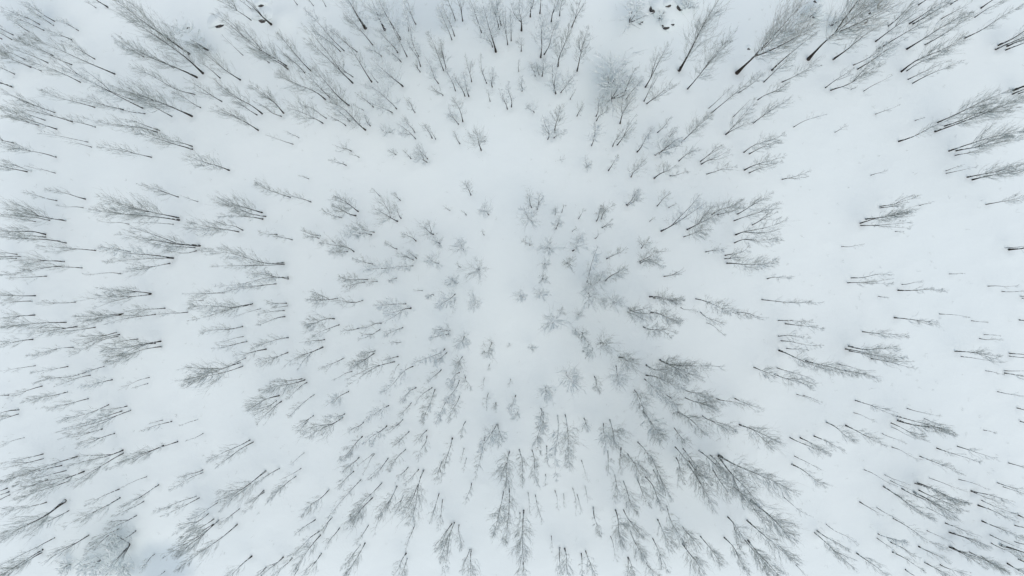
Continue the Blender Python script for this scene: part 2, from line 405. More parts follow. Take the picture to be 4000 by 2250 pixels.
# x, y (m), height, crown width, lean of the top in x and y, kind, trunk radius (cm) of every tree
# kinds: n open crown, d dense crown, f snow-laden, s sapling, W willow, B shrub, S broad crown; N and D belong to the crowd
SURVEY = """
-77.95 43.18 7.0 2.0 0.2 0.2 f 7; -73.98 41.60 4.6 1.4 0.1 0.0 f 7; -78.12 42.50 5.9 1.2 0.2 0.2 f 7; -75.06 40.15 5.4 1.4 -0.2 -0.5 f 7; -79.70 41.70 8.8 1.7 -0.2 -0.4 f 7; -80.44 42.64 7.9 1.7 -0.2 -0.4 f 7
-82.19 41.48 5.0 1.2 0.2 0.2 f 7; -84.85 40.97 5.7 1.4 0.1 0.0 N 7; -85.11 40.21 5.7 1.4 0.1 0.2 N 7; -86.80 40.31 4.4 1.3 0.1 0.1 N 7; -78.30 37.59 7.9 2.0 -0.1 -0.2 d 7; -79.14 36.36 9.1 1.4 -0.1 -0.2 n 7
-82.96 36.93 6.8 1.7 0.2 0.3 D 7; -81.97 35.67 7.5 2.0 0.0 -0.1 d 7; -84.71 34.55 5.0 1.4 0.2 0.2 f 7; -85.00 32.47 6.1 1.9 -0.0 -0.2 N 14; -80.22 35.07 6.6 1.1 0.0 0.2 s 5; -69.01 45.36 6.8 1.4 -0.1 -0.2 N 11
-70.99 45.27 2.5 0.8 -0.0 -0.1 s 5; -67.89 34.45 19.4 3.2 -0.6 -0.7 n 10; -71.27 36.91 8.3 1.7 0.1 0.1 n 7; -75.08 36.05 10.0 1.4 -0.2 -0.2 n 7; -55.58 37.59 20.2 4.7 0.2 0.6 d 18; -53.33 34.41 18.4 3.7 0.3 0.7 d 16
-54.23 33.77 20.3 3.1 -0.7 -0.7 d 14; -63.10 37.17 8.7 1.7 0.1 0.2 f 7; -58.09 35.29 9.2 1.4 -0.3 -0.5 N 7; -52.42 38.21 7.0 4.0 -1.6 1.2 B 16; -47.11 33.31 15.4 2.8 0.1 0.4 d 10; -50.46 33.58 8.1 1.8 0.4 0.5 N 7
-54.57 31.06 16.4 2.8 -0.7 -0.9 n 8; -50.14 29.78 12.1 2.2 -0.0 0.1 n 7; -53.67 28.84 8.5 2.9 0.1 0.0 n 7; -46.69 37.27 7.9 0.9 0.2 0.4 s 5; -55.15 27.47 20.5 4.0 -0.8 -1.0 d 13; -55.23 27.39 17.0 2.6 -0.3 -0.2 f 7
-58.43 27.41 14.2 2.4 0.0 0.3 f 7; -63.12 28.74 19.2 2.7 -0.1 0.3 f 10; -62.88 27.97 10.8 1.4 -0.9 -1.9 f 7; -66.50 28.68 11.2 1.7 -0.6 -1.2 n 7; -71.29 29.04 12.0 2.2 -0.3 -0.6 n 7; -72.35 33.51 9.1 1.4 0.2 0.6 N 7
-73.68 33.12 11.9 2.2 -0.2 -0.2 n 7; -64.93 30.21 13.1 2.2 -0.2 -0.3 f 7; -77.92 28.22 11.6 2.1 0.1 0.4 n 7; -79.59 26.98 7.1 1.4 0.1 0.2 N 7; -77.60 25.47 12.0 2.5 0.1 0.4 d 8; -80.67 26.17 7.8 1.4 -0.1 -0.4 N 7
-71.14 25.79 7.8 1.4 -0.1 -0.4 N 7; -75.03 26.67 14.2 1.9 -0.3 -0.4 n 7; -60.83 24.86 18.2 2.3 -1.0 -1.9 n 7; -60.50 25.19 10.3 1.5 -0.3 -0.6 N 7; -72.42 23.35 10.8 1.7 -0.5 -1.0 s 5; -84.92 23.31 5.7 1.2 0.1 0.1 N 8
-55.08 22.09 16.0 2.8 -0.4 -0.6 d 10; -55.08 22.53 11.9 1.6 -0.3 -0.5 n 7; -45.21 42.90 11.1 2.3 -1.0 -1.0 n 7; -45.38 39.35 12.7 2.2 -0.4 -0.3 n 7; -45.20 44.67 4.5 0.8 -0.2 -0.2 s 5; -41.96 42.22 11.9 1.6 -0.3 -0.1 n 16
-37.72 45.32 4.1 0.9 0.1 0.0 s 5; -35.12 45.21 4.1 0.9 0.1 0.1 s 5; -33.09 45.03 3.8 0.9 0.4 0.2 s 5; -26.69 41.59 12.4 4.5 0.2 0.1 f 24; -25.48 38.80 13.2 2.7 -0.8 -0.4 n 8; -23.54 41.32 12.0 3.6 0.5 0.3 f 19
-21.04 39.77 15.3 3.5 -0.1 0.1 f 18; -21.44 37.61 11.7 2.7 -0.7 -0.4 f 10; -19.91 36.87 14.9 2.2 0.1 0.4 f 7; -20.80 36.04 8.7 2.4 -0.9 -0.6 f 7; -17.92 36.85 16.8 2.9 0.9 0.7 f 8; -17.73 35.25 12.2 1.9 -0.0 0.2 f 7
-18.45 42.10 10.9 2.1 0.2 0.1 f 7; -19.66 40.96 7.6 0.9 0.6 0.5 s 5; -12.05 42.64 10.5 1.7 -0.3 0.0 N 7; -10.89 42.55 10.4 1.7 -0.1 0.1 N 8; -12.63 39.58 13.0 2.2 -0.4 0.0 f 7; -12.18 40.12 12.5 2.2 -0.5 -0.0 f 7
-7.79 40.65 13.9 2.7 -1.0 -0.0 f 8; -5.48 37.54 17.6 4.8 -0.8 0.1 f 16; -6.03 38.27 7.1 1.7 -0.8 -0.2 f 7; -4.68 41.85 11.3 2.3 -0.1 0.1 f 13; -4.95 41.13 11.3 2.3 -0.9 -0.0 f 10; -3.59 38.64 13.1 1.6 -0.3 0.2 f 7
-3.03 39.23 11.7 1.4 0.2 0.2 f 7; -30.10 37.92 17.6 2.5 -0.8 -0.3 f 7; -30.70 37.77 12.5 1.9 -0.8 -0.5 f 7; -27.99 37.74 12.5 1.9 -1.4 -0.9 f 7; -39.61 35.59 19.4 3.3 -1.1 -0.8 d 11; -39.37 35.03 11.3 2.3 -0.5 -0.5 f 11
-42.38 36.05 6.7 1.4 -0.2 -0.2 N 7; -35.54 34.67 15.3 2.2 0.2 0.5 d 8; -36.60 34.36 11.6 1.8 -0.0 0.2 n 7; -28.73 32.69 21.1 3.4 -0.9 -0.3 d 11; -28.65 33.68 9.3 1.7 -0.8 -0.6 N 7; -25.65 32.82 17.7 2.3 0.3 0.7 n 10
-20.56 32.14 16.1 3.8 -1.5 -0.8 f 11; -24.03 36.99 6.4 2.0 -1.1 -0.9 f 7; -17.73 34.37 5.6 1.2 -0.2 -0.2 N 7; -24.60 32.69 6.7 1.1 -0.1 0.1 s 5; -29.38 29.07 18.2 3.3 -0.1 0.3 d 13; -32.46 30.33 14.4 1.8 -0.3 0.1 n 7
-33.19 29.98 17.8 4.2 -1.4 -1.3 n 11; -40.11 27.86 13.7 2.7 0.3 0.6 d 11; -40.36 27.37 10.3 1.4 -0.4 -0.4 N 7; -43.51 27.72 15.9 2.5 -0.2 0.1 d 10; -44.36 27.56 10.1 1.4 0.2 0.5 N 7; -21.61 28.46 14.9 3.4 -1.0 -0.6 f 8
-22.26 27.85 9.7 2.3 -1.3 -1.1 f 7; -25.33 28.72 9.5 1.7 -0.5 -0.3 N 7; -26.95 28.25 4.5 0.8 -0.5 -0.4 s 5; -26.63 25.03 18.7 3.3 -0.8 -0.4 d 11; -29.22 26.42 8.3 1.7 -0.0 -0.0 f 7; -29.87 25.78 8.1 1.2 -0.5 -0.5 N 7
-33.04 27.00 9.1 1.7 -0.3 -0.4 N 7; -33.61 26.20 13.9 3.9 -0.9 -1.1 n 8; -25.82 25.67 6.0 1.4 0.5 0.3 f 7; -18.59 27.80 7.8 1.7 0.0 -0.0 N 7; -13.95 34.58 16.2 1.9 -0.2 0.3 n 7; -13.54 34.81 11.1 2.3 0.4 0.2 D 8
-14.75 32.50 11.8 2.2 -0.2 0.0 f 7; -12.05 31.28 11.0 1.8 -0.3 0.1 f 7; -10.49 30.38 11.5 1.7 -0.5 0.1 f 7; -9.85 30.30 11.9 1.8 0.2 0.3 f 8; -9.45 32.78 11.5 1.8 0.2 0.2 N 7; -6.96 32.44 13.3 1.2 -0.0 0.4 N 7
-6.08 31.87 8.8 1.7 0.4 0.1 f 8; -14.03 30.57 5.5 2.0 -0.8 -0.7 N 7; -10.85 26.30 13.2 2.2 -0.1 0.2 N 8; -11.46 25.83 10.4 1.8 -0.5 -0.1 f 7; -6.40 29.51 6.2 1.4 -0.0 0.1 s 5; -3.64 28.26 10.4 1.2 -0.5 0.2 f 7
-3.00 28.57 12.5 1.3 -0.0 0.4 f 7; -18.47 23.54 11.4 2.1 -0.6 -0.3 f 7; -18.58 24.50 9.1 1.8 -0.1 -0.0 N 7; -22.50 24.61 4.6 2.3 -0.4 -0.9 f 7; -15.81 23.61 9.8 1.5 0.1 0.2 N 7; -15.24 23.44 6.6 1.1 0.1 0.3 s 5
-11.27 22.70 8.1 1.2 -0.1 0.0 N 7; -37.51 23.81 5.1 1.2 -0.1 -0.1 s 5; -38.41 22.78 10.0 1.4 -0.7 -0.7 s 5; -7.84 21.64 12.6 3.9 0.3 0.1 S 11; -44.20 25.06 15.9 2.2 -0.6 -0.5 d 10; -1.37 40.86 12.9 3.0 -0.1 0.1 f 14
0.04 43.08 9.1 2.0 -0.2 0.0 f 11; 1.59 43.54 8.0 1.4 -0.1 0.0 N 11; 3.42 42.09 10.7 2.3 0.3 0.0 f 11; 4.78 43.11 7.1 1.7 0.1 -0.1 N 7; 1.72 36.52 16.6 3.2 0.3 0.2 f 11; 2.23 37.00 14.1 2.4 1.8 0.0 f 8
4.51 35.01 16.9 2.5 0.8 0.3 d 11; 7.57 34.29 17.4 2.3 0.3 0.4 d 10; 6.69 41.26 11.9 3.0 1.5 -0.3 n 8; -1.42 37.55 6.2 1.7 0.2 -0.1 N 7; -1.80 34.32 5.4 0.9 0.1 0.1 s 5; 1.94 33.49 8.6 2.0 0.1 -0.0 f 8
0.87 33.50 6.6 1.7 -0.7 -0.1 f 7; 1.51 33.73 5.4 1.4 -0.6 -0.1 f 7; -1.29 31.12 7.0 1.8 0.2 -0.1 f 7; 4.18 30.68 12.0 3.0 -0.3 0.1 f 10; 4.94 30.86 10.7 2.4 1.7 -0.3 f 7; 6.46 29.70 6.1 1.1 0.5 0.0 s 5
0.71 27.67 4.5 1.7 -1.2 -0.3 f 7; 3.96 24.45 14.3 2.5 0.2 0.3 D 10; 2.84 23.34 12.9 2.2 -0.9 0.4 f 7; 3.86 23.58 7.0 1.7 1.7 -0.5 f 7; 7.54 27.06 8.0 1.5 0.4 -0.1 N 7; 10.60 26.97 11.7 1.9 -0.1 0.2 N 7
10.68 26.25 9.4 1.7 0.8 -0.3 N 7; 14.50 25.83 15.1 2.9 -0.2 0.4 n 10; 15.13 30.68 12.1 2.2 -0.1 0.2 N 8; 15.37 29.56 12.5 1.9 0.8 -0.2 f 7; 14.34 30.00 6.1 1.4 0.7 -0.5 N 7; 12.75 31.89 7.0 7.2 0.5 1.9 B 21
13.06 29.82 7.0 5.9 0.4 1.5 B 16; 18.54 31.68 18.2 2.9 0.0 0.4 n 11; 18.30 29.38 13.0 1.6 -0.5 0.6 N 7; 18.73 29.01 13.3 2.2 1.1 -0.5 n 7; 23.92 34.34 22.0 4.7 0.2 2.0 d 21; 25.26 31.35 21.7 3.4 0.7 -0.0 d 10
33.14 33.87 22.0 5.6 2.0 1.6 W 27; 28.63 28.20 12.0 1.0 0.3 0.2 s 5; 29.06 27.48 21.1 1.6 0.7 0.2 n 7; 33.31 30.62 10.8 2.0 0.3 -0.2 N 7; 31.35 23.98 14.8 2.2 -0.3 0.9 n 7; 31.43 24.06 11.6 1.7 0.8 -0.8 N 7
32.53 26.82 8.5 0.8 -0.1 0.4 s 5; 35.67 25.77 14.5 2.4 0.3 -0.1 n 8; 36.37 29.49 11.2 2.3 0.6 -0.6 n 7; 37.36 32.33 12.7 2.2 0.3 -0.1 n 8; 13.31 22.17 11.5 1.4 0.2 0.2 N 7; 14.02 22.40 15.8 2.2 0.7 0.1 n 8
9.89 22.27 12.8 2.2 -0.7 0.6 f 7; 17.20 21.27 14.4 2.4 -0.0 0.5 f 10; 20.45 24.36 10.5 1.5 0.1 0.1 N 7; 21.64 22.76 9.2 1.7 -0.4 0.4 N 7; 20.06 20.78 15.6 3.1 0.9 -0.6 f 10; 20.69 20.94 11.5 2.0 0.7 -0.4 f 7
24.17 22.75 17.4 2.6 0.4 0.1 d 8; 15.91 41.88 7.0 4.6 -0.1 0.5 B 10; 25.09 44.01 3.0 2.8 -0.2 -0.1 B 6; 20.67 42.23 3.0 1.7 -0.3 -0.3 B 5; 38.63 34.22 16.8 1.7 0.4 0.1 f 13; 40.17 32.31 11.2 2.3 0.8 -0.9 n 7
44.42 35.91 22.0 5.9 0.3 0.9 W 24; 48.33 35.91 15.4 2.3 0.4 -0.2 n 14; 51.38 34.91 11.3 1.7 0.2 -0.1 n 7; 52.08 34.27 14.2 2.5 0.2 -0.1 f 10; 54.87 38.58 12.9 2.2 0.1 0.1 n 11; 56.89 41.03 8.2 2.3 -0.4 0.5 n 11
55.42 37.47 15.7 2.1 0.5 -0.4 n 11; 60.23 41.41 11.2 2.0 0.4 -0.5 d 11; 60.77 41.35 11.2 1.7 0.6 -0.7 n 11; 65.03 42.02 7.1 1.2 0.2 -0.3 N 7; 59.77 37.35 15.5 2.3 0.3 -0.2 d 13; 62.64 38.03 12.3 1.6 0.1 0.1 n 10
47.01 31.28 9.6 1.4 0.0 0.1 N 7; 47.83 30.99 14.4 2.7 0.5 -0.5 d 11; 53.03 30.71 8.4 0.9 0.2 0.0 s 5; 51.00 31.01 1.8 0.3 0.0 -0.2 s 5; 58.93 33.74 16.0 2.6 0.1 0.1 d 13; 59.79 33.86 12.4 1.6 0.1 0.1 n 7
59.94 32.52 10.7 1.2 0.3 -0.4 N 7; 60.60 31.87 12.5 1.3 0.4 -0.4 n 8; 68.76 39.00 12.7 1.9 0.1 -0.0 n 10; 70.29 42.20 7.6 1.7 0.0 -0.1 N 7; 71.29 43.68 5.9 1.7 -0.1 0.0 N 11; 61.54 44.33 4.9 1.4 -0.0 -0.1 N 10
66.57 44.36 5.0 1.4 0.1 -0.3 N 10; 74.01 37.85 11.8 2.4 0.0 0.1 n 14; 73.55 37.15 11.4 1.7 0.1 -0.1 n 11; 75.40 37.68 9.6 1.7 0.3 -0.5 n 14; 75.17 37.09 10.6 1.7 0.5 -0.8 n 11; 76.51 30.77 10.3 2.0 0.1 -0.1 n 19
76.35 30.12 8.6 1.4 0.2 -0.3 N 10; 77.28 30.22 8.1 1.4 0.2 -0.6 N 7; 64.62 25.67 16.8 2.6 -0.0 0.5 d 11; 64.16 24.23 19.3 3.7 0.2 0.1 d 13; 65.71 25.12 16.1 2.3 0.6 -1.3 d 10; 58.50 22.72 14.6 1.9 0.1 0.2 n 11
41.99 25.05 10.6 1.2 0.7 -0.6 s 5; 48.47 24.19 4.1 0.8 -0.1 0.1 s 5; 54.83 27.03 7.1 0.8 0.2 -0.3 s 5; 61.05 25.96 2.5 0.4 -0.0 -0.1 s 5; 47.93 41.09 3.7 3.3 -0.7 0.7 B 6; 44.80 42.54 3.0 2.4 -0.8 0.2 B 6
55.09 43.69 3.0 2.5 -0.7 -0.1 B 6; 41.52 39.89 3.0 1.4 -0.7 -0.3 B 5; -77.75 20.89 11.1 2.3 -0.2 -0.5 n 8; -61.74 20.78 13.3 2.1 -0.5 -1.0 n 7; -71.81 22.49 5.1 1.4 -0.1 -0.2 s 5; -48.94 18.57 12.8 2.4 -0.1 -0.1 d 10
-82.56 18.51 9.5 2.0 0.0 0.2 d 8; -81.73 18.63 6.8 1.4 0.1 0.4 N 7; -77.84 18.24 6.8 1.1 -0.0 0.1 s 5; -72.83 13.96 9.5 1.5 -0.0 0.1 N 8; -77.64 13.78 7.4 1.4 0.1 0.3 N 7; -73.17 12.57 6.3 0.9 -0.1 -0.4 s 5
-57.35 14.26 10.8 2.1 0.1 0.6 n 7; -54.07 13.52 4.7 0.8 0.0 0.2 s 5; -57.33 10.90 20.6 3.7 -0.1 0.9 d 10; -57.16 10.50 21.9 3.0 -0.5 -0.7 d 11; -65.54 9.82 7.9 1.1 -0.1 -0.1 s 5; -58.15 9.82 10.5 1.2 -0.3 -0.7 s 5
-76.08 10.50 13.9 3.0 -0.0 0.4 d 10; -78.78 10.50 10.4 2.1 -0.0 0.0 d 8; -81.15 10.31 8.3 1.1 -0.1 -0.0 s 5; -47.40 8.56 16.4 2.6 -0.2 0.4 d 8; -46.67 8.74 9.5 1.7 0.1 0.6 N 7; -79.61 8.19 10.4 2.1 -0.0 0.1 d 10
-79.58 7.78 10.3 1.2 -0.1 -0.2 N 7; -77.04 7.08 13.4 1.6 -0.2 -0.2 n 7; -76.06 6.75 11.9 1.3 -0.1 0.1 n 7; -71.12 5.57 13.5 1.8 -0.1 0.0 n 7; -53.81 6.36 21.7 2.8 -0.3 0.3 d 16; -54.55 6.00 13.7 1.8 -0.2 0.1 f 7
-54.25 5.58 11.1 1.7 -0.2 -1.0 N 7; -58.25 4.28 18.8 2.4 -0.2 1.0 f 11; -58.25 4.25 17.9 2.0 -0.4 -1.2 n 7; -65.34 5.32 8.3 1.7 0.0 0.3 N 7; -58.75 3.49 13.5 2.2 -0.2 -1.9 n 7; -84.33 4.93 4.8 1.2 0.1 0.3 N 7
-83.66 4.60 5.6 1.2 0.0 -0.1 N 7; -84.38 4.28 5.5 1.4 0.0 -0.4 N 7; -76.47 3.78 11.8 2.5 -0.1 -0.4 n 10; -76.85 3.05 13.1 1.9 -0.1 -1.7 n 7; -73.48 2.72 12.9 1.9 -0.1 -0.7 n 7; -79.40 1.38 8.1 1.5 -0.0 -0.4 N 7
-66.92 1.71 9.3 1.1 -0.2 -0.1 s 5; -43.49 11.68 15.3 3.2 -0.1 0.3 d 10; -42.84 11.06 16.0 1.9 -0.3 0.2 n 7; -43.38 10.63 14.9 2.1 -0.5 -1.1 n 10; -40.08 3.59 22.0 2.5 -2.8 0.7 d 10; -39.99 3.30 22.0 2.1 -1.6 -0.9 n 7
-39.26 1.19 15.7 1.9 -0.3 0.4 n 7; -39.26 0.87 22.0 2.1 -1.9 -1.1 f 7; -41.31 0.11 17.3 1.9 -0.4 -0.6 n 7; -38.92 14.17 13.6 2.1 -0.1 0.3 d 7; -35.54 13.38 11.1 1.8 -0.1 0.2 N 7; -28.90 21.62 8.7 1.4 -0.6 -0.7 N 7
-27.69 20.60 5.3 0.9 -0.3 -0.3 s 5; -29.80 19.32 7.8 1.2 -0.4 -0.6 N 7; -35.90 17.19 4.5 0.5 -0.1 -0.2 s 5; -21.70 21.02 3.8 1.7 0.1 -0.4 N 7; -19.24 20.34 6.4 1.2 0.1 -0.0 N 7; -16.53 20.27 9.8 2.3 -0.1 -0.0 N 7
-16.61 19.76 7.6 2.3 -0.8 -1.0 f 7; -9.53 14.44 11.1 2.4 0.2 0.3 N 8; -24.29 14.25 5.8 1.1 0.1 0.4 s 5; -20.98 13.59 7.3 1.2 0.2 0.3 N 7; -27.86 11.80 13.6 2.4 0.1 0.8 d 8; -28.27 11.18 12.8 2.4 -0.2 0.1 D 10
-30.54 10.87 10.7 1.8 -0.1 0.1 N 7; -21.47 10.25 15.6 3.4 -0.2 0.3 n 10; -20.90 10.68 8.6 2.0 0.7 1.1 N 7; -12.88 11.95 6.5 0.9 -0.3 0.0 s 5; -10.29 11.18 5.3 0.8 -0.2 0.0 s 5; -6.64 11.21 10.6 2.6 -0.5 -0.3 f 7
-38.60 7.25 7.6 1.4 0.0 0.1 N 7; -41.13 8.15 7.3 1.4 -0.0 -0.1 N 7; -34.04 7.94 8.8 1.4 -0.0 0.1 N 7; -34.28 7.49 7.0 1.5 0.1 -0.1 N 7; -25.27 8.49 12.6 2.8 -0.2 -0.2 N 8; -25.68 8.04 14.2 3.0 -0.5 -1.0 f 8
-28.60 5.30 16.4 2.6 -0.3 0.5 d 7; -29.57 5.35 10.0 2.3 -0.1 -0.6 f 7; -18.48 7.03 11.0 1.8 -0.1 0.4 N 8; -15.61 8.15 12.8 3.0 -0.1 0.2 N 10; -14.53 6.57 7.8 2.1 0.3 0.0 f 7; -10.74 5.65 10.6 3.0 0.5 0.5 f 7
-7.36 7.97 4.9 0.8 0.1 0.2 s 5; -21.55 5.74 9.6 1.2 -0.1 0.5 N 7; -18.37 4.21 9.0 1.8 0.1 0.7 f 7; -18.76 3.92 13.2 1.6 -0.4 0.5 N 7; -25.49 3.33 11.9 1.9 -0.2 0.4 N 8; -21.85 2.69 18.4 3.2 -0.6 -0.8 f 8
-18.89 3.05 12.7 2.2 -0.4 -0.5 f 7; -14.77 3.40 10.8 2.9 0.1 0.0 f 7; -8.25 2.36 10.9 4.4 0.5 -0.2 S 10; -11.23 2.76 4.6 1.4 0.1 0.3 s 5; -11.79 0.11 10.1 2.7 0.2 0.9 f 7; -26.33 0.76 15.7 2.3 -0.4 0.4 d 7
-26.82 0.38 12.5 1.9 -0.3 -0.6 N 7; -24.75 0.51 7.3 1.2 0.0 -0.6 N 7; -21.56 1.08 6.8 1.2 0.0 -0.6 f 7; 4.84 20.01 1.2 1.8 0.2 -0.3 s 5; 9.01 18.79 5.9 1.7 -0.3 -0.2 f 7; 12.60 18.30 10.8 1.5 0.1 0.3 N 8
16.25 17.22 13.0 2.7 0.3 -0.0 N 8; 19.90 17.00 13.2 2.5 0.5 -0.3 N 10; 22.43 17.46 9.6 1.2 0.9 -1.0 N 7; 23.86 19.76 11.9 1.8 0.7 -0.5 N 7; 27.25 19.67 12.5 1.6 0.2 0.2 N 8; 27.41 19.27 13.8 1.8 0.6 -0.4 N 8
28.25 17.68 12.7 1.5 1.0 -1.1 N 7; 34.19 21.06 15.8 2.3 0.7 -0.5 n 7; 35.05 20.87 12.2 1.9 0.4 -0.4 N 8; 34.27 18.28 16.2 2.3 0.7 -0.7 n 10; 35.03 17.81 12.9 1.6 0.5 -0.4 N 7; 0.32 12.36 12.8 2.1 -0.7 0.5 N 8
1.15 12.03 14.0 1.8 0.4 0.8 f 7; 0.48 9.80 12.7 3.4 -0.9 0.0 f 7; 4.03 11.19 8.6 1.2 -0.2 0.3 f 7; 5.11 11.54 6.9 1.1 -0.0 0.5 s 5; 4.19 8.91 11.0 1.8 0.1 0.5 f 7; 7.82 10.55 7.9 1.1 0.1 0.6 s 5
10.69 10.17 12.0 2.4 -0.5 0.8 D 8; 11.49 10.49 14.7 1.8 0.5 0.6 N 7; 15.46 12.76 12.5 2.5 -0.1 0.4 f 7; 15.62 12.60 11.6 1.4 0.2 0.4 N 7; 20.38 12.54 11.1 1.8 -0.1 0.5 N 7; 22.20 12.29 5.6 0.9 0.1 -0.0 s 5
19.20 10.10 4.6 0.6 -0.0 0.1 s 5; 11.57 9.13 9.2 1.4 0.4 -0.2 N 7; 6.79 8.50 6.0 1.2 0.3 0.1 s 5; 10.46 7.38 5.7 1.6 -0.0 0.4 s 5; -0.00 6.31 9.3 1.7 -1.0 0.2 N 7; 3.16 5.71 12.1 3.6 -0.7 0.0 f 10
6.84 5.39 15.4 2.9 0.2 1.1 f 10; 2.40 3.39 8.2 2.0 -0.4 -0.4 f 7; 5.99 3.39 8.6 2.4 -0.5 -0.1 D 7; 12.29 4.10 13.9 1.9 0.4 1.1 N 7; 17.90 5.80 9.2 2.6 -0.5 0.9 N 7; 17.61 3.70 13.8 3.0 0.1 0.8 D 8
17.69 3.38 14.5 2.2 0.6 -0.0 D 7; 20.23 5.21 8.4 1.1 0.5 -0.3 s 5; 21.02 8.55 22.0 2.8 1.5 2.0 f 11; 25.14 8.75 18.7 3.2 0.2 0.9 d 11; 24.58 7.62 15.4 3.2 0.3 -0.1 n 7; 29.08 11.13 15.3 2.4 0.2 0.5 d 7
29.95 11.12 13.5 1.9 0.3 0.2 N 7; 33.18 11.23 16.6 2.3 -0.1 1.3 n 8; 32.63 10.17 19.0 2.3 0.3 0.8 n 7; 35.55 9.48 11.5 1.7 -0.1 0.9 N 7; 32.95 7.94 20.8 2.6 0.5 0.6 n 11; 32.72 6.62 18.4 2.3 0.6 -0.3 n 8
31.30 4.64 11.4 2.1 0.0 0.8 N 8; 31.22 4.16 8.0 1.7 -0.0 -0.2 N 8; 31.54 3.42 21.2 3.0 0.6 -0.3 d 11; 28.14 5.20 10.1 1.8 0.1 -0.1 N 7; 21.46 1.27 12.8 1.2 0.5 0.7 N 7; 9.18 0.27 20.3 2.3 -0.3 4.7 f 7
9.42 0.03 10.2 3.9 -0.7 0.1 f 10; 12.13 0.59 18.0 2.6 0.8 1.8 D 10; 10.70 0.35 10.6 2.4 -0.2 1.6 f 7; 2.08 0.83 10.0 2.4 -0.2 0.2 N 7; 40.23 16.80 9.9 1.2 0.3 -0.4 N 7; 54.11 17.33 5.0 0.5 0.0 -0.0 s 5
65.89 17.99 4.5 0.5 -0.0 0.2 s 5; 65.89 17.59 7.3 0.8 0.1 -0.2 s 5; 69.22 17.00 12.3 2.4 0.1 -0.1 d 11; 70.00 16.56 12.6 2.2 0.1 -0.1 d 11; 55.57 12.43 11.0 1.5 0.1 -0.1 N 7; 55.57 12.19 7.8 1.2 0.0 0.0 N 7
53.31 10.43 13.9 2.1 0.2 -0.2 d 11; 52.53 9.72 13.2 1.8 0.2 0.2 d 10; 52.61 9.39 14.1 1.6 0.4 -0.8 n 7; 61.71 12.49 3.8 0.4 -0.1 0.2 s 5; 72.10 12.66 10.0 1.8 0.0 0.2 n 8; 57.99 8.40 2.2 0.3 -0.1 -0.2 s 5
49.65 6.07 7.3 0.7 0.1 0.0 s 5; 74.98 5.82 6.8 0.9 0.1 0.1 s 5; 75.68 5.53 9.8 1.8 0.0 0.1 n 14; 51.15 1.06 11.8 1.3 0.2 0.2 N 7; 50.65 0.27 13.3 1.3 0.2 -0.1 D 7; 37.99 0.87 9.9 1.2 0.1 0.2 N 7
66.41 1.68 3.8 0.2 -0.0 0.0 s 5; 59.11 -0.00 5.7 0.6 0.0 0.3 s 5; 72.38 -0.29 6.6 0.8 0.1 0.2 s 5; 66.34 21.13 16.4 2.9 0.3 -0.5 d 11; 67.43 21.21 14.7 2.4 0.5 -1.2 d 11; 67.27 20.45 8.3 1.4 0.2 -0.7 N 7
-81.31 -1.86 8.5 2.3 0.0 0.4 n 8; -81.78 -2.74 7.9 1.4 0.0 -0.2 N 7; -74.55 -2.87 9.0 1.2 -0.1 0.2 N 7; -61.97 -1.53 13.9 1.9 -0.2 0.0 d 8; -62.05 -1.59 17.2 2.3 -0.2 -0.7 n 8; -49.80 -1.35 12.9 1.6 -0.2 0.1 n 7
-53.25 -2.53 5.0 0.8 -0.0 -0.0 s 5; -59.67 -3.87 11.2 2.0 -0.1 -0.2 n 8; -55.89 -4.51 9.5 1.2 -0.1 -0.0 N 7; -61.32 -4.89 12.9 1.9 -0.1 -0.8 n 7; -66.69 -4.82 11.8 2.1 -0.1 0.1 d 8; -67.02 -4.98 11.8 1.8 -0.0 -0.6 n 7
-81.37 -5.03 8.4 1.7 0.0 -0.2 n 10; -76.14 -6.25 13.7 2.4 -0.1 0.2 d 8; -74.35 -6.92 11.1 2.4 0.0 -0.7 n 10; -71.30 -7.02 10.9 1.5 -0.0 -0.6 n 7; -81.72 -9.05 8.1 1.8 0.0 -0.1 n 8; -67.82 -7.83 11.1 1.5 -0.0 -0.6 n 7
-67.28 -8.21 10.8 1.2 -0.0 -0.6 N 7; -67.53 -8.52 12.0 2.1 0.2 -2.0 n 7; -64.22 -8.97 8.6 1.7 -0.0 0.0 N 7; -60.46 -9.32 15.4 2.6 -0.2 0.1 d 10; -61.34 -9.69 13.3 1.6 0.1 -1.4 n 7; -60.18 -10.18 15.3 2.6 0.0 -1.0 d 8
-74.91 -10.33 10.5 1.5 -0.0 -0.3 n 7; -81.32 -13.38 7.3 1.1 -0.1 -0.0 s 5; -75.91 -13.48 8.3 1.2 -0.0 0.0 N 7; -69.86 -13.46 6.5 1.1 0.1 -0.4 f 5; -72.85 -14.37 12.0 1.6 -0.1 -0.3 n 8; -72.10 -14.90 8.9 1.5 0.1 -0.6 N 7
-68.54 -15.66 8.1 1.8 -0.0 0.2 f 7; -62.34 -15.26 8.6 1.1 0.0 -0.8 s 5; -62.59 -16.24 4.7 0.5 0.0 -0.1 s 5; -80.16 -16.68 8.8 1.2 -0.0 0.0 N 7; -85.70 -18.26 3.8 0.8 -0.1 0.5 s 5; -75.98 -17.65 9.8 1.7 -0.1 0.1 d 8
-72.53 -18.77 9.9 1.5 -0.1 0.2 n 7; -69.13 -19.69 12.3 1.6 -0.0 -0.3 n 7; -66.07 -19.97 6.9 1.9 -0.1 0.5 N 7; -65.50 -20.62 17.1 2.6 -0.2 0.1 n 8; -66.98 -20.79 14.3 1.8 -0.2 0.1 f 7; -84.01 -20.63 5.6 1.4 -0.0 0.3 N 11
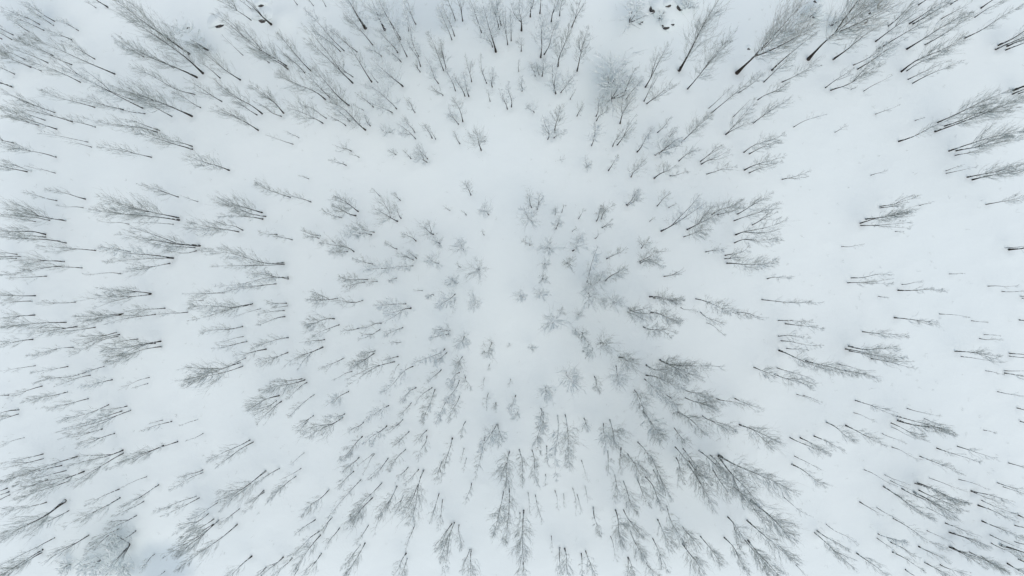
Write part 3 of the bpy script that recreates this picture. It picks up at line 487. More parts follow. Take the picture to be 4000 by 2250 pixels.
-84.05 -21.28 5.8 1.4 0.2 -0.5 N 7; -70.19 -23.77 8.0 1.4 -0.2 0.5 N 7; -58.62 -22.46 8.6 1.2 -0.2 0.3 N 7; -60.13 -22.25 4.2 0.5 -0.1 0.2 s 5; -54.29 -22.11 5.6 0.5 -0.1 0.2 s 5; -45.25 -3.09 19.8 2.9 -0.4 0.1 d 8
-45.47 -3.26 20.1 2.0 -0.3 -1.6 n 7; -46.86 -6.82 13.6 2.1 -0.2 -0.1 n 10; -46.70 -8.52 9.5 1.1 -0.2 -0.1 s 5; -46.13 -9.28 12.1 1.6 -0.2 -0.0 N 8; -47.29 -12.74 17.3 2.9 -0.2 -0.3 d 8; -46.80 -13.31 18.8 3.0 -0.2 -0.4 d 7
-46.38 -12.01 7.8 1.4 0.2 -0.6 N 7; -39.60 -3.06 8.4 1.4 -0.1 0.7 N 7; -39.44 -3.49 6.4 0.8 -0.1 -0.1 s 5; -39.93 -4.27 10.4 1.2 -0.2 -0.1 N 7; -39.85 -5.24 11.2 1.8 -0.0 -0.7 N 8; -43.77 -3.93 9.1 1.1 -0.2 -0.8 s 5
-39.33 -8.67 14.0 2.1 -0.2 -0.3 n 8; -42.96 -10.54 11.9 1.9 -0.2 0.2 N 10; -39.37 -11.07 12.8 2.1 -0.0 -0.5 n 7; -31.21 -2.24 14.8 2.4 -0.3 0.1 d 7; -27.07 -2.52 14.4 2.2 -0.3 -0.1 N 7; -20.10 -3.16 18.9 2.3 -0.9 0.4 f 7
-19.30 -3.85 18.1 2.7 -0.7 -0.1 f 11; -31.78 -5.59 13.9 2.7 -0.2 -0.1 d 10; -30.97 -6.55 13.6 1.9 -0.1 -0.9 N 7; -27.72 -7.07 10.1 1.5 -0.2 0.1 N 7; -24.10 -6.33 11.8 1.8 -0.3 0.1 N 7; -24.35 -7.32 13.4 1.5 -0.3 -0.4 N 7
-20.59 -7.02 12.2 1.8 -0.2 -0.4 f 7; -20.92 -9.36 7.3 0.8 -0.3 0.5 f 5; -33.33 -8.98 11.4 1.7 -0.3 0.5 N 7; -33.66 -10.19 17.2 2.3 -0.1 -1.0 n 10; -30.12 -11.91 13.2 1.3 -0.2 -0.4 N 7; -25.18 -10.82 8.7 1.7 -0.3 0.6 N 7
-25.37 -11.22 14.7 2.7 -0.1 -0.5 d 10; -21.36 -11.73 8.7 1.4 -0.4 0.5 N 8; -21.89 -12.54 22.0 2.1 -2.1 -0.8 n 8; -21.24 -12.99 7.3 1.1 0.4 -1.1 s 5; -13.81 -10.47 22.0 2.3 -1.6 0.1 f 7; -18.90 -13.30 21.6 2.0 -0.6 -0.9 f 7
-13.41 -11.03 13.7 1.6 -0.3 -0.6 f 7; -14.38 -13.85 13.4 1.6 -0.4 -0.4 N 7; -28.87 -14.17 10.0 0.9 -0.4 -0.0 s 5; -13.00 -7.49 12.3 2.1 -0.9 1.0 f 7; -13.16 -8.05 14.0 1.8 -1.1 0.5 f 7; -10.67 -8.45 10.3 3.6 0.8 -0.2 f 7
-6.16 -9.41 13.5 2.8 0.3 -0.7 D 7; -6.48 -12.94 5.5 0.9 0.2 -0.3 s 5; -3.35 -9.56 4.6 0.9 0.1 -0.1 s 5; -8.81 -2.59 10.2 2.9 0.6 -0.9 f 7; -12.11 -1.54 17.3 2.9 -0.5 -1.7 f 7; -12.19 -2.51 7.2 1.5 0.4 -2.0 s 5
-15.58 -1.75 8.5 1.1 -0.2 0.0 f 5; -17.35 -1.03 7.0 0.8 -0.3 0.2 s 5; -10.91 -11.67 11.0 2.6 0.6 -0.6 D 7; -11.39 -14.32 12.5 1.9 -0.8 0.1 f 7; -11.47 -15.53 16.4 2.3 0.1 -0.8 f 7; -10.43 -14.96 8.0 1.8 1.6 -0.8 N 7
-7.37 -15.19 8.3 1.1 0.2 -0.6 s 5; -13.09 -18.27 16.9 2.0 0.1 -0.9 f 7; -11.40 -18.10 16.7 2.2 0.3 -0.9 D 7; -15.83 -16.75 14.1 1.8 -0.4 -0.3 N 7; -15.43 -17.07 18.4 2.3 0.8 -1.5 d 7; -18.42 -16.76 11.8 1.8 -0.3 -0.0 f 7
-19.23 -19.18 10.3 1.4 0.0 -0.3 N 7; -29.36 -17.37 12.7 2.1 -0.1 -0.2 f 7; -35.01 -17.88 13.1 1.6 0.4 -1.3 N 7; -36.60 -15.54 16.8 2.6 -0.6 0.8 d 8; -36.28 -15.94 9.5 1.8 0.4 -1.0 N 7; -37.06 -15.38 12.3 1.6 -0.7 1.2 N 7
-40.77 -18.12 12.7 2.4 -0.1 -0.0 d 10; -40.44 -19.01 11.7 2.0 0.6 -1.4 n 8; -41.26 -18.88 10.4 1.8 0.3 -0.7 N 7; -35.22 -21.36 10.0 1.5 0.0 -0.2 N 7; -30.01 -21.01 8.4 1.5 -0.8 1.2 f 7; -30.42 -21.58 15.9 3.2 -0.5 0.3 d 11
-22.87 -19.69 13.0 2.1 -0.7 0.4 f 7; -27.01 -22.37 8.4 1.7 -0.2 0.2 N 7; -23.20 -22.96 13.3 2.1 -0.4 0.0 f 8; -20.60 -21.88 9.3 1.5 -0.1 -0.0 N 8; -6.73 -17.60 11.0 1.4 0.5 -0.6 N 7; -5.52 -19.20 6.4 1.2 0.2 0.1 N 7
-3.11 -15.34 6.1 1.2 -0.1 -0.2 s 5; -10.43 -22.28 9.3 1.4 0.4 -0.3 N 7; -5.36 -22.66 17.3 3.0 -1.5 -0.1 f 7; -5.20 -22.74 11.0 2.3 1.2 -0.3 f 7; -19.55 -23.86 10.7 1.8 -0.4 0.2 D 7; -16.72 -23.69 9.3 1.8 -0.3 0.1 N 8
-16.72 -24.57 12.5 1.9 0.7 -0.7 N 7; -1.44 -1.86 9.4 2.2 0.0 0.3 f 7; 1.76 -1.54 9.5 2.2 -0.2 -0.0 f 7; 4.80 -4.66 6.3 1.6 0.0 1.2 N 7; 4.00 -5.22 12.7 4.7 -0.9 -0.4 f 7; 7.83 -4.89 7.4 2.2 -0.5 0.3 f 7
9.43 -1.38 11.8 4.0 -0.9 -1.7 f 7; 11.66 -2.65 5.9 1.9 -0.5 0.3 f 7; 13.41 -2.81 9.5 3.9 -0.6 0.1 f 10; 7.27 -7.14 7.2 1.6 -0.4 -0.1 f 7; 8.39 -7.73 9.0 2.4 -0.8 -0.4 D 7; 9.51 -9.61 5.5 1.6 -1.4 -0.6 f 7
10.15 -10.17 7.2 1.9 -1.8 -0.9 f 7; 11.26 -9.45 10.4 3.7 0.0 0.7 D 8; 19.21 -1.98 19.6 2.4 0.9 0.1 d 11; 19.84 -2.17 16.5 2.0 0.7 -0.2 D 8; 15.87 -3.85 20.1 2.7 1.1 -0.0 d 10; 15.72 -4.41 13.6 2.0 0.4 -0.7 f 7
19.37 -4.48 19.1 2.9 0.6 -0.5 d 10; 26.57 -2.28 22.0 2.7 1.9 -1.9 d 8; 18.26 -6.80 17.9 2.4 0.7 -0.4 d 10; 24.20 -3.68 9.4 1.1 0.4 -0.3 s 5; 27.37 -4.39 13.1 1.8 0.1 -1.3 N 7; 28.32 -6.14 9.8 1.1 0.1 -1.3 s 5
33.21 -4.50 13.0 1.3 0.3 -0.2 N 7; 37.06 -2.40 21.1 1.4 0.7 0.1 n 7; 0.32 -10.27 5.6 1.6 -0.0 0.6 f 7; 5.89 -14.26 12.4 4.4 0.4 0.3 f 7; 10.39 -14.81 11.2 2.4 -0.5 -0.5 D 8; 2.56 -16.60 10.7 3.2 -0.1 0.2 f 7
-2.25 -17.90 14.0 1.5 -0.3 -0.7 f 7; 14.29 -11.76 12.7 4.3 0.5 0.8 d 13; 13.89 -13.04 13.7 3.8 -1.6 -1.5 f 7; 18.66 -12.94 17.3 3.3 1.1 0.9 d 11; 20.81 -12.06 22.0 3.6 2.4 1.7 d 10; 21.04 -12.30 22.0 3.2 1.5 -0.1 d 7
18.67 -14.62 20.6 2.5 1.7 1.1 d 10; 18.43 -15.18 15.3 3.0 -0.3 -0.8 f 7; 16.84 -16.97 14.7 3.3 -0.9 -1.1 d 8; 18.35 -20.53 12.9 3.8 -0.5 -0.4 f 7; 21.84 -17.80 13.1 2.7 -0.2 -0.5 d 7; 20.73 -16.85 12.7 2.5 -0.0 -0.3 f 7
23.67 -20.46 16.3 2.8 0.3 -0.1 d 10; 25.01 -17.02 13.1 2.7 0.8 0.9 d 7; 24.86 -18.19 16.1 2.8 1.0 0.8 d 7; 29.87 -18.32 11.4 1.9 0.8 1.0 N 8; 32.76 -18.23 12.5 1.8 0.5 0.4 N 8; 27.63 -21.08 15.0 2.5 0.8 0.7 d 8
33.48 -22.45 16.1 3.6 0.7 0.8 d 11; 1.76 -20.05 14.2 2.5 -0.5 -0.4 f 7; 2.16 -20.61 22.0 2.2 -0.6 -1.7 d 7; 4.48 -21.08 22.0 2.7 -0.9 -4.5 f 7; 5.68 -20.91 22.0 3.3 -0.6 -3.0 d 7; 8.72 -21.57 9.4 1.5 -0.1 -0.2 f 7
12.87 -21.76 15.0 3.8 -1.3 -0.8 d 8; 11.91 -22.48 14.2 2.5 -1.5 -1.0 f 7; 23.20 -23.03 11.6 2.2 -0.1 -0.3 D 7; 19.23 -21.85 13.0 3.3 -0.7 -0.6 d 7; 35.83 -13.24 9.8 2.2 -0.1 -0.3 D 8; -1.84 -20.15 8.5 1.2 -0.6 -0.1 f 5
39.70 -5.76 13.6 1.6 0.3 0.4 N 7; 40.83 -6.28 13.6 1.5 0.3 0.0 N 8; 39.69 -8.32 11.7 1.7 0.3 0.6 N 7; 40.13 -9.03 14.8 1.3 0.5 0.6 N 7; 39.86 -10.53 21.4 2.1 0.4 -0.8 d 13; 40.99 -10.21 8.5 1.2 0.2 0.5 N 7
44.06 -12.23 16.5 2.3 0.3 -0.1 d 10; 49.15 -12.74 11.1 1.1 0.4 0.4 s 5; 50.17 -13.72 11.3 1.7 0.1 -0.1 D 7; 50.87 -9.79 14.4 1.8 0.4 0.8 d 13; 50.37 -10.31 17.0 1.9 0.4 0.6 d 10; 50.95 -10.62 13.5 1.3 0.3 0.1 N 7
54.39 -11.85 12.6 1.6 0.2 0.0 n 7; 53.05 -7.53 13.2 1.5 0.2 0.1 d 7; 58.00 -5.28 11.7 1.5 0.1 -0.1 n 10; 58.49 -0.92 12.4 1.2 0.2 -0.1 D 10; 55.45 -1.88 3.3 0.3 -0.1 -0.2 s 5; 64.98 -4.70 7.1 0.7 0.1 -0.2 s 5
69.95 -5.74 3.9 0.4 -0.0 -0.1 s 5; 74.62 -1.12 8.2 1.1 0.1 0.3 s 5; 77.40 -1.82 6.5 0.8 0.1 0.1 s 5; 77.79 -2.19 6.9 0.9 0.1 0.0 s 5; 77.34 -5.60 7.5 0.9 0.1 0.1 s 8; 71.17 -8.55 5.5 0.8 0.0 0.1 s 5
71.94 -7.97 3.8 0.2 -0.0 0.1 s 5; 67.45 -10.61 10.6 1.5 0.1 0.3 d 10; 68.34 -11.45 9.8 1.1 0.2 0.2 s 5; 75.89 -10.92 8.6 1.2 0.1 0.3 N 7; 75.89 -11.35 7.5 1.1 0.1 0.3 s 5; 72.27 -13.72 4.2 0.3 -0.0 0.0 s 5
75.13 -13.68 7.4 1.1 0.3 1.0 s 5; 75.21 -14.07 8.6 1.4 0.0 0.1 N 7; 74.09 -16.99 8.0 1.1 0.2 0.3 s 5; 77.08 -19.53 7.9 1.4 0.1 0.3 N 7; 77.63 -21.66 7.2 1.2 0.1 0.3 N 7; 42.58 -17.55 8.7 0.5 0.2 -0.1 s 5
43.68 -17.71 6.6 0.7 0.1 -0.0 s 5; 51.94 -18.50 12.1 1.3 0.3 0.3 N 8; 51.65 -20.49 6.6 0.8 0.0 -0.1 s 5; 60.05 -19.74 8.7 0.8 0.3 0.4 s 5; 58.55 -21.01 14.5 1.8 0.3 0.1 d 8; 58.63 -21.68 14.5 1.9 0.4 0.6 d 14
62.75 -21.29 7.3 0.7 0.2 0.3 s 5; 57.54 -22.08 10.9 1.5 -0.1 -0.6 n 7; 57.62 -22.71 8.1 1.1 0.1 -0.1 s 5; 47.30 -21.98 10.9 2.0 -0.3 -0.8 n 10; 50.35 -22.48 12.6 1.9 -0.0 -0.4 n 10; 39.51 -13.32 13.9 1.5 0.3 -0.1 N 7
39.27 -14.39 14.5 1.9 0.1 -0.4 d 7; 71.99 -23.14 3.1 0.3 0.0 0.2 s 5; -83.11 -25.22 6.3 1.1 -0.0 -0.0 s 5; -68.15 -24.48 9.7 2.0 0.0 -0.1 n 7; -79.96 -27.89 8.7 1.2 -0.3 0.8 N 7; -79.96 -28.64 8.8 1.4 -0.3 0.8 N 7
-74.39 -28.31 15.8 2.1 -0.4 0.5 d 10; -76.88 -29.80 12.4 1.5 -0.5 1.1 d 7; -66.84 -27.23 12.5 1.9 -0.4 0.8 d 10; -66.84 -27.72 14.5 2.2 0.4 -1.3 n 10; -60.06 -26.42 12.0 2.1 -0.2 0.2 d 10; -57.67 -25.79 18.5 1.7 -0.5 0.4 n 7
-53.47 -24.35 5.6 0.4 -0.0 -0.0 s 5; -45.67 -25.39 14.0 1.8 -0.4 0.2 n 8; -45.10 -25.71 14.0 1.8 0.1 -0.6 n 8; -53.48 -30.36 7.5 1.2 -0.4 0.8 N 7; -53.48 -30.80 10.2 1.5 -0.2 0.2 N 7; -73.23 -30.75 11.8 2.2 -0.2 0.3 d 10
-75.65 -32.24 11.5 2.0 -0.2 0.4 d 7; -76.14 -30.58 11.0 1.5 -0.4 0.8 d 7; -79.22 -32.10 7.1 1.4 -0.1 0.2 D 7; -85.90 -33.50 3.0 1.1 0.1 -0.0 s 10; -85.65 -34.12 3.6 1.1 -0.0 0.1 s 10; -85.48 -34.58 4.1 1.3 0.2 -0.2 N 7
-62.80 -31.57 6.8 0.6 -0.2 0.2 s 5; -67.35 -33.60 8.5 1.4 -0.1 0.1 N 8; -60.90 -32.86 10.8 1.7 0.1 -0.3 n 10; -63.31 -35.57 8.1 1.4 -0.1 0.2 N 7; -67.28 -34.99 13.3 2.5 -0.0 -0.1 n 10; -76.41 -35.52 14.3 3.8 0.5 -1.0 d 22
-79.49 -35.87 9.1 1.5 -0.6 1.2 d 7; -75.75 -37.15 6.5 2.2 0.2 -0.3 f 8; -64.47 -37.87 7.8 2.0 -0.2 0.4 n 8; -78.09 -41.63 11.4 1.2 -0.2 0.1 n 7; -72.52 -41.21 11.1 2.0 0.0 -0.2 n 10; -80.18 -43.66 9.2 2.3 0.2 -0.3 d 11
-80.43 -44.16 8.5 2.0 0.3 -0.5 d 11; -67.46 -40.18 7.0 1.7 -0.2 0.4 D 7; -69.12 -41.10 6.6 1.7 0.4 -0.6 D 7; -64.73 -40.45 5.7 2.5 0.1 0.0 f 10; -65.81 -42.78 7.0 6.6 -0.3 -1.6 B 18; -70.62 -45.45 4.3 4.7 -0.1 0.2 B 10
-61.76 -44.37 5.1 1.1 0.4 -0.5 f 8; -60.04 -47.21 4.0 0.9 -0.0 0.1 s 5; -54.48 -34.69 11.2 1.7 -0.9 1.3 n 7; -54.07 -34.93 10.7 1.4 -0.5 0.6 N 7; -43.00 -30.34 16.7 2.9 -0.5 0.4 d 11; -46.18 -33.32 10.2 1.5 0.1 -0.3 N 7
-50.95 -35.63 9.2 2.1 -0.3 0.4 f 7; -52.51 -37.39 10.4 1.8 -0.3 0.4 n 7; -51.61 -38.32 10.2 1.8 -0.4 0.5 d 7; -50.87 -38.48 16.1 2.6 -0.4 0.2 d 10; -51.69 -39.22 12.4 2.1 0.2 -0.4 d 7; -47.34 -36.58 7.5 1.5 -0.0 0.0 N 7
-47.75 -39.15 18.6 2.2 -0.5 0.1 d 10; -45.38 -44.40 9.7 2.3 -0.2 0.2 n 11; -66.81 -46.55 3.0 4.4 0.8 0.1 B 8; -75.61 -45.99 3.0 3.2 0.7 0.4 B 6; -67.63 -41.82 3.0 2.4 0.8 0.3 B 6; -43.33 -33.54 7.1 1.2 0.0 -0.1 N 7
-43.25 -33.86 8.7 1.4 0.2 -0.3 N 7; -40.71 -29.95 9.2 1.2 -0.2 0.2 N 7; -36.70 -27.38 6.5 1.1 0.1 -0.3 s 5; -37.19 -29.92 8.0 1.1 -0.5 0.4 s 5; -38.06 -31.23 12.2 1.8 -0.0 -0.2 d 8; -27.17 -24.68 13.2 2.2 -0.0 -0.3 d 8
-27.75 -28.08 9.1 1.8 -0.2 0.1 D 10; -28.56 -30.35 8.9 1.8 -0.2 0.1 N 7; -25.39 -27.42 8.2 0.8 -0.5 0.2 s 5; -25.23 -27.50 9.2 1.1 0.3 -0.7 s 5; -22.99 -28.16 12.3 1.9 -0.3 -0.0 N 8; -20.12 -26.78 12.3 1.8 -0.3 -0.1 D 8
-32.63 -33.32 13.0 2.2 -0.2 0.0 n 8; -27.43 -31.71 17.2 1.6 -0.3 -0.3 n 7; -24.02 -32.22 17.7 1.9 -0.6 -0.1 d 8; -25.48 -34.61 14.2 2.8 -0.3 0.1 d 8; -21.59 -32.72 12.7 2.7 0.3 -0.3 d 11; -19.72 -29.64 9.2 1.2 -0.3 0.0 N 7
-18.02 -30.03 9.5 1.7 -0.7 0.4 N 7; -17.21 -29.99 22.0 3.7 1.4 -1.4 d 11; -20.53 -34.25 8.4 1.7 0.4 -0.2 N 7; -12.58 -24.92 16.8 1.7 0.9 -1.1 D 10; -14.22 -28.71 10.2 1.7 0.3 -0.3 D 7; -10.67 -26.60 6.9 0.9 0.2 -0.3 s 5
-10.27 -28.12 7.4 0.8 0.2 -0.3 s 5; -7.29 -24.80 20.4 1.7 0.0 -0.9 n 7; -9.47 -32.22 10.7 1.2 -0.0 -0.2 N 7; -14.74 -33.96 12.5 1.6 0.3 -0.4 N 8; -14.18 -34.89 11.4 1.4 1.3 -0.7 N 7; -34.84 -38.29 8.1 1.4 -0.6 0.6 N 7
-32.15 -37.87 6.5 1.4 -0.0 0.1 N 8; -30.93 -39.59 8.4 1.4 0.2 -0.2 N 8; -24.51 -37.67 6.2 1.5 0.8 -0.6 s 5; -26.22 -39.11 7.9 1.2 0.1 -0.1 N 7; -34.19 -40.19 11.9 1.6 -1.0 0.7 n 8; -34.11 -40.84 12.6 2.8 0.2 -0.2 n 10
-33.95 -43.76 7.9 2.1 0.4 -0.2 N 10; -40.16 -44.44 8.2 1.7 -0.4 0.4 N 11; -38.77 -44.59 7.4 1.8 -0.2 0.2 N 10; -26.79 -42.03 11.9 2.2 0.1 -0.1 d 8; -27.52 -42.36 9.8 1.7 -0.4 0.2 N 7; -18.68 -38.99 10.6 1.2 0.5 -0.4 N 7
-20.06 -43.69 8.6 1.7 -0.4 0.2 N 10; -19.93 -44.50 7.3 2.3 0.6 -0.1 D 8; -12.21 -38.61 18.0 2.9 0.6 -0.5 d 10; -12.61 -38.86 11.8 1.9 -1.1 0.2 N 8; -11.48 -38.93 8.6 2.0 1.2 -0.3 N 7; -9.47 -42.94 10.1 2.9 0.8 -0.1 n 8
-9.71 -43.02 9.1 1.8 -0.7 0.1 N 7; -3.27 -27.03 18.2 3.6 -0.1 -0.4 d 8; -3.35 -33.11 22.0 3.0 0.1 -0.7 d 10; -4.24 -33.47 18.8 2.6 -0.5 -0.4 d 7; -37.79 -46.47 3.9 1.1 0.2 -0.2 s 10; -29.56 -46.30 4.3 1.1 0.1 -0.1 s 5
-43.03 -46.13 4.3 1.3 0.1 0.1 N 10; -1.76 -26.70 18.1 1.9 0.8 -0.7 d 7; 0.32 -26.85 17.9 1.9 1.0 -0.6 d 7; 2.72 -26.11 11.3 1.5 0.0 -0.3 N 7; 2.49 -30.69 5.7 0.9 -0.1 -0.1 s 5; 8.32 -28.40 10.7 1.1 0.2 -0.4 s 5
4.01 -33.24 8.9 1.1 0.2 -0.3 s 5; 5.45 -33.71 6.7 0.8 -0.3 -0.2 s 5; 6.89 -32.82 11.1 1.2 -0.3 -0.5 s 5; 7.61 -33.86 8.6 1.1 -0.1 -0.3 s 5; 8.88 -32.48 7.5 0.9 -0.2 -0.3 s 5; -0.32 -33.60 9.9 0.8 0.5 -0.3 s 5
0.88 -33.91 12.9 1.5 0.9 -0.3 N 7; -0.99 -36.50 18.7 3.5 0.1 -0.3 d 11; -1.63 -36.91 10.0 1.5 -0.4 -0.1 N 7; 3.45 -40.56 6.5 0.9 -0.1 -0.1 s 5; 10.24 -35.84 12.1 1.7 -0.1 -0.2 D 10; 4.81 -42.55 10.3 1.9 -0.3 -0.1 D 11
5.58 -42.54 10.7 2.0 0.1 -0.1 D 11; 8.28 -43.32 8.4 1.5 -0.4 -0.1 N 8; 8.97 -42.91 10.1 2.2 0.6 0.1 D 8; -1.47 -44.47 6.1 1.1 -0.5 -0.1 s 5; -1.07 -44.86 6.1 2.6 0.0 0.2 D 7; 13.75 -36.21 13.7 3.5 -1.0 -0.4 d 10
15.03 -36.20 13.2 2.2 0.9 0.2 d 7; 16.15 -39.63 12.3 2.5 0.2 -0.0 d 7; 12.96 -40.54 9.2 1.1 -0.1 -0.3 s 5; 15.75 -43.88 6.9 1.9 -1.1 -0.3 N 7; 15.83 -43.95 7.9 2.6 -0.1 0.1 D 7; 18.70 -44.81 6.5 2.3 0.9 0.5 D 7
13.67 -30.60 11.2 2.5 -1.0 -0.5 D 8; 15.02 -31.56 14.8 2.6 -0.1 -0.3 d 7; 17.25 -31.19 12.8 2.0 -0.2 -0.3 D 8; 18.52 -30.97 15.0 2.1 -0.0 -0.4 d 8; 12.55 -26.77 11.8 1.7 -1.4 -0.8 N 7; 14.70 -26.28 11.6 2.2 -1.7 -1.0 D 8
15.66 -27.23 15.5 2.8 0.1 -0.3 d 7; 17.33 -25.38 15.4 2.3 0.5 -0.1 d 7; 19.47 -27.68 19.4 2.2 -0.5 -1.0 d 7; 19.79 -29.76 9.5 1.9 0.0 -0.0 N 7; 23.28 -26.06 11.3 2.2 0.3 0.1 D 8; 23.44 -27.74 11.1 2.4 -1.4 -1.1 D 7
24.55 -26.29 15.5 2.5 0.2 -0.2 d 7; 25.34 -28.84 16.3 3.8 -0.7 -0.8 d 10; 25.50 -28.28 13.0 2.5 0.3 0.1 d 8; 27.08 -26.60 14.4 2.2 0.6 0.2 d 10; 28.82 -27.30 11.1 2.0 -0.2 -0.4 D 8; 30.33 -27.37 22.0 4.3 4.0 0.6 d 16
30.25 -27.53 22.0 3.8 -0.7 -1.5 d 13; 29.38 -29.77 12.3 3.0 -0.8 -0.8 d 10; 35.31 -34.59 17.5 4.2 0.3 0.1 d 16; 32.63 -32.46 16.7 2.6 0.0 -0.4 d 8; 34.77 -37.78 18.5 2.9 0.9 0.5 d 11; 31.69 -37.25 10.6 2.4 -0.2 -0.2 d 10
31.14 -40.61 13.2 2.2 -0.2 -0.3 d 10; 34.98 -41.05 16.1 3.3 -0.1 -0.3 d 11; 34.46 -41.05 12.3 2.2 -0.3 -0.4 d 7; 24.49 -41.63 12.2 3.2 0.3 0.2 d 11; 24.49 -38.83 10.1 2.4 0.4 0.3 d 7; 22.02 -35.50 15.6 2.5 -0.4 -0.5 d 7
27.26 -40.33 11.7 2.2 0.4 0.1 d 8; 20.52 -37.75 12.2 2.3 -0.4 -0.3 d 8; 19.73 -40.80 12.2 2.0 0.0 -0.2 d 7; 41.50 -24.44 13.8 1.8 0.6 0.5 n 8; 43.15 -24.51 11.0 1.7 0.2 0.0 N 10; 45.30 -24.21 11.1 1.5 0.1 -0.1 N 8
42.21 -27.42 9.2 1.1 0.4 0.3 s 5; 41.82 -28.73 12.4 1.9 0.2 -0.0 n 10; 40.65 -34.07 10.0 1.1 0.5 0.3 s 5; 47.34 -38.30 9.5 1.1 0.4 0.2 s 5; 45.93 -39.40 9.8 1.2 0.6 0.6 D 10; 45.58 -39.75 13.9 1.8 0.2 -0.1 d 8
52.16 -42.90 9.2 1.8 0.1 0.2 n 10; 42.59 -44.91 4.1 0.6 -0.0 0.0 s 5; 52.57 -34.68 6.9 0.9 0.1 0.1 s 8; 53.26 -29.57 9.2 0.9 0.3 0.1 s 5; 56.47 -30.29 6.5 0.9 0.3 0.3 s 5; 57.41 -31.23 7.0 0.8 0.2 0.2 s 5
56.32 -32.16 13.9 1.8 -0.1 -0.5 d 10; 58.04 -33.29 7.7 1.2 -0.3 -0.6 N 7; 59.24 -32.49 10.0 1.4 0.2 0.3 N 10; 61.08 -33.03 11.3 2.3 0.0 -0.0 d 14; 61.23 -31.68 10.2 1.4 0.3 0.4 N 7; 61.69 -31.60 12.4 1.8 0.5 0.7 d 10
61.82 -32.71 11.4 1.8 0.3 0.4 d 8; 63.44 -30.76 8.9 0.8 0.4 0.5 s 5; 56.14 -23.76 6.9 0.9 0.1 -0.0 s 5; 57.63 -25.93 8.2 0.9 0.2 0.1 s 5; 61.99 -27.32 10.7 1.4 0.1 0.1 n 8; 64.68 -26.04 10.1 1.4 0.2 0.4 N 8
67.92 -25.73 8.9 1.2 0.2 0.3 N 7; 68.10 -31.00 7.0 0.5 0.3 0.5 s 5; 74.04 -31.43 7.2 1.4 0.2 0.5 N 7; 74.89 -32.05 6.0 1.1 0.2 0.3 s 5; 75.80 -28.29 5.8 1.2 0.1 0.4 N 7; 70.06 -32.83 8.5 1.4 0.5 1.1 N 10
70.17 -32.88 7.8 1.2 0.0 0.0 N 7; 71.57 -34.21 7.6 1.5 0.2 0.4 N 7; 71.06 -35.05 8.6 1.2 0.3 0.4 N 10; 71.58 -37.49 8.8 1.5 0.4 0.6 n 10; 77.30 -36.53 5.8 1.4 0.1 0.3 N 10; 55.23 -35.53 7.7 0.5 0.2 0.2 s 5
57.81 -37.26 14.2 1.5 0.5 0.5 n 7; 63.11 -35.47 5.9 0.3 0.0 -0.0 s 5; 65.95 -37.94 7.4 1.2 0.5 0.8 N 7; 63.07 -39.14 6.1 0.8 0.3 0.5 s 5; 66.54 -39.39 9.0 1.4 0.7 1.1 N 11; 67.24 -39.54 7.2 1.5 0.5 0.9 N 10
61.80 -41.69 7.8 1.2 0.5 0.7 N 10; 66.55 -41.69 8.7 1.2 0.2 0.2 N 10; 66.94 -41.71 9.5 1.7 0.7 1.0 d 10; 69.66 -42.45 8.3 1.7 0.2 0.4 d 7; 55.48 -39.81 6.8 1.9 0.8 1.3 f 7; 55.33 -40.45 5.9 0.7 0.0 -0.1 s 5
57.44 -41.10 7.7 1.2 0.4 0.6 N 8; 57.78 -42.68 8.7 1.2 0.3 0.4 N 10; 62.78 -44.21 7.6 1.8 0.4 0.6 d 10; 59.79 -45.40 4.6 1.1 0.1 0.2 s 10; 65.16 -44.55 6.7 1.2 0.7 1.1 N 7; 72.90 -39.65 7.2 1.1 0.3 0.4 s 8
73.06 -40.99 6.9 1.2 0.3 0.5 N 7; 74.54 -41.29 8.6 2.0 0.8 1.6 n 19; 76.70 -40.72 5.1 1.2 0.5 1.2 N 7; 75.63 -44.20 7.1 1.7 0.1 0.3 D 11; 77.33 -43.47 4.8 1.2 0.1 0.3 N 10; 71.52 -43.06 6.4 1.5 -0.1 -0.0 D 7
76.69 -38.19 6.2 1.2 0.4 0.9 f 7
"""

COLS = [-62, -39, -14.5, 9.5, 33.5, 57]
ROWS = [27, 9.5, -9.5, -27]
PLACES = [
    ['in the top left corner', 'around the two biggest dense trees, upper left', 'along the top edge, just left of centre', 'in the snowy stand at top centre',
     'around the big white shrub near the top', 'beside the thick-trunked willows, upper right', 'in the top right corner'],
    ['at the left edge, above the open strip', 'on the upper left, mid slope', 'left of the upper bare glade', 'inside the upper bare glade',
     'right of the upper bare glade', 'beside the wide bare strip, upper right', 'at the right edge, upper half'],
    ['at the left edge, mid height', 'in the middle row, left', 'left of the central lane', 'along the central bare lane',
     'right of the central lane', 'in the bare strip, middle right', 'at the right edge, mid height'],
    ['at the left edge, lower half', 'on the lower left slope', 'lower left of the central lane', 'at the foot of the central lane',
     'in the dense lower right stand', 'beyond the dense stand, lower right', 'at the right edge, lower half'],
    ['in the bottom left corner', 'beside the grey ice patch, bottom left', 'along the bottom edge, left of centre', 'along the bottom edge, centre',
     'along the bottom edge, right of centre', 'on bare snow, bottom right', 'in the bottom right corner'],
]
ORD = ('first second third fourth fifth sixth seventh eighth ninth tenth eleventh twelfth thirteenth fourteenth fifteenth sixteenth seventeenth '
       'eighteenth nineteenth twentieth').split()
ORD += ['twenty-' + w for w in ORD[:9]] + ['thirtieth'] + ['thirty-' + w for w in ORD[:9]]
NAMES = {'n': 'bare_tree', 'd': 'bare_tree', 'S': 'bare_tree', 'f': 'snow_laden_tree', 's': 'sapling', 'W': 'willow_tree', 'B': 'snowy_shrub'}
NOUN = {'bare_tree': 'bare tree', 'snow_laden_tree': 'snow-laden tree', 'sapling': 'bare sapling', 'willow_tree': 'willow', 'snowy_shrub': 'snow-covered shrub'}
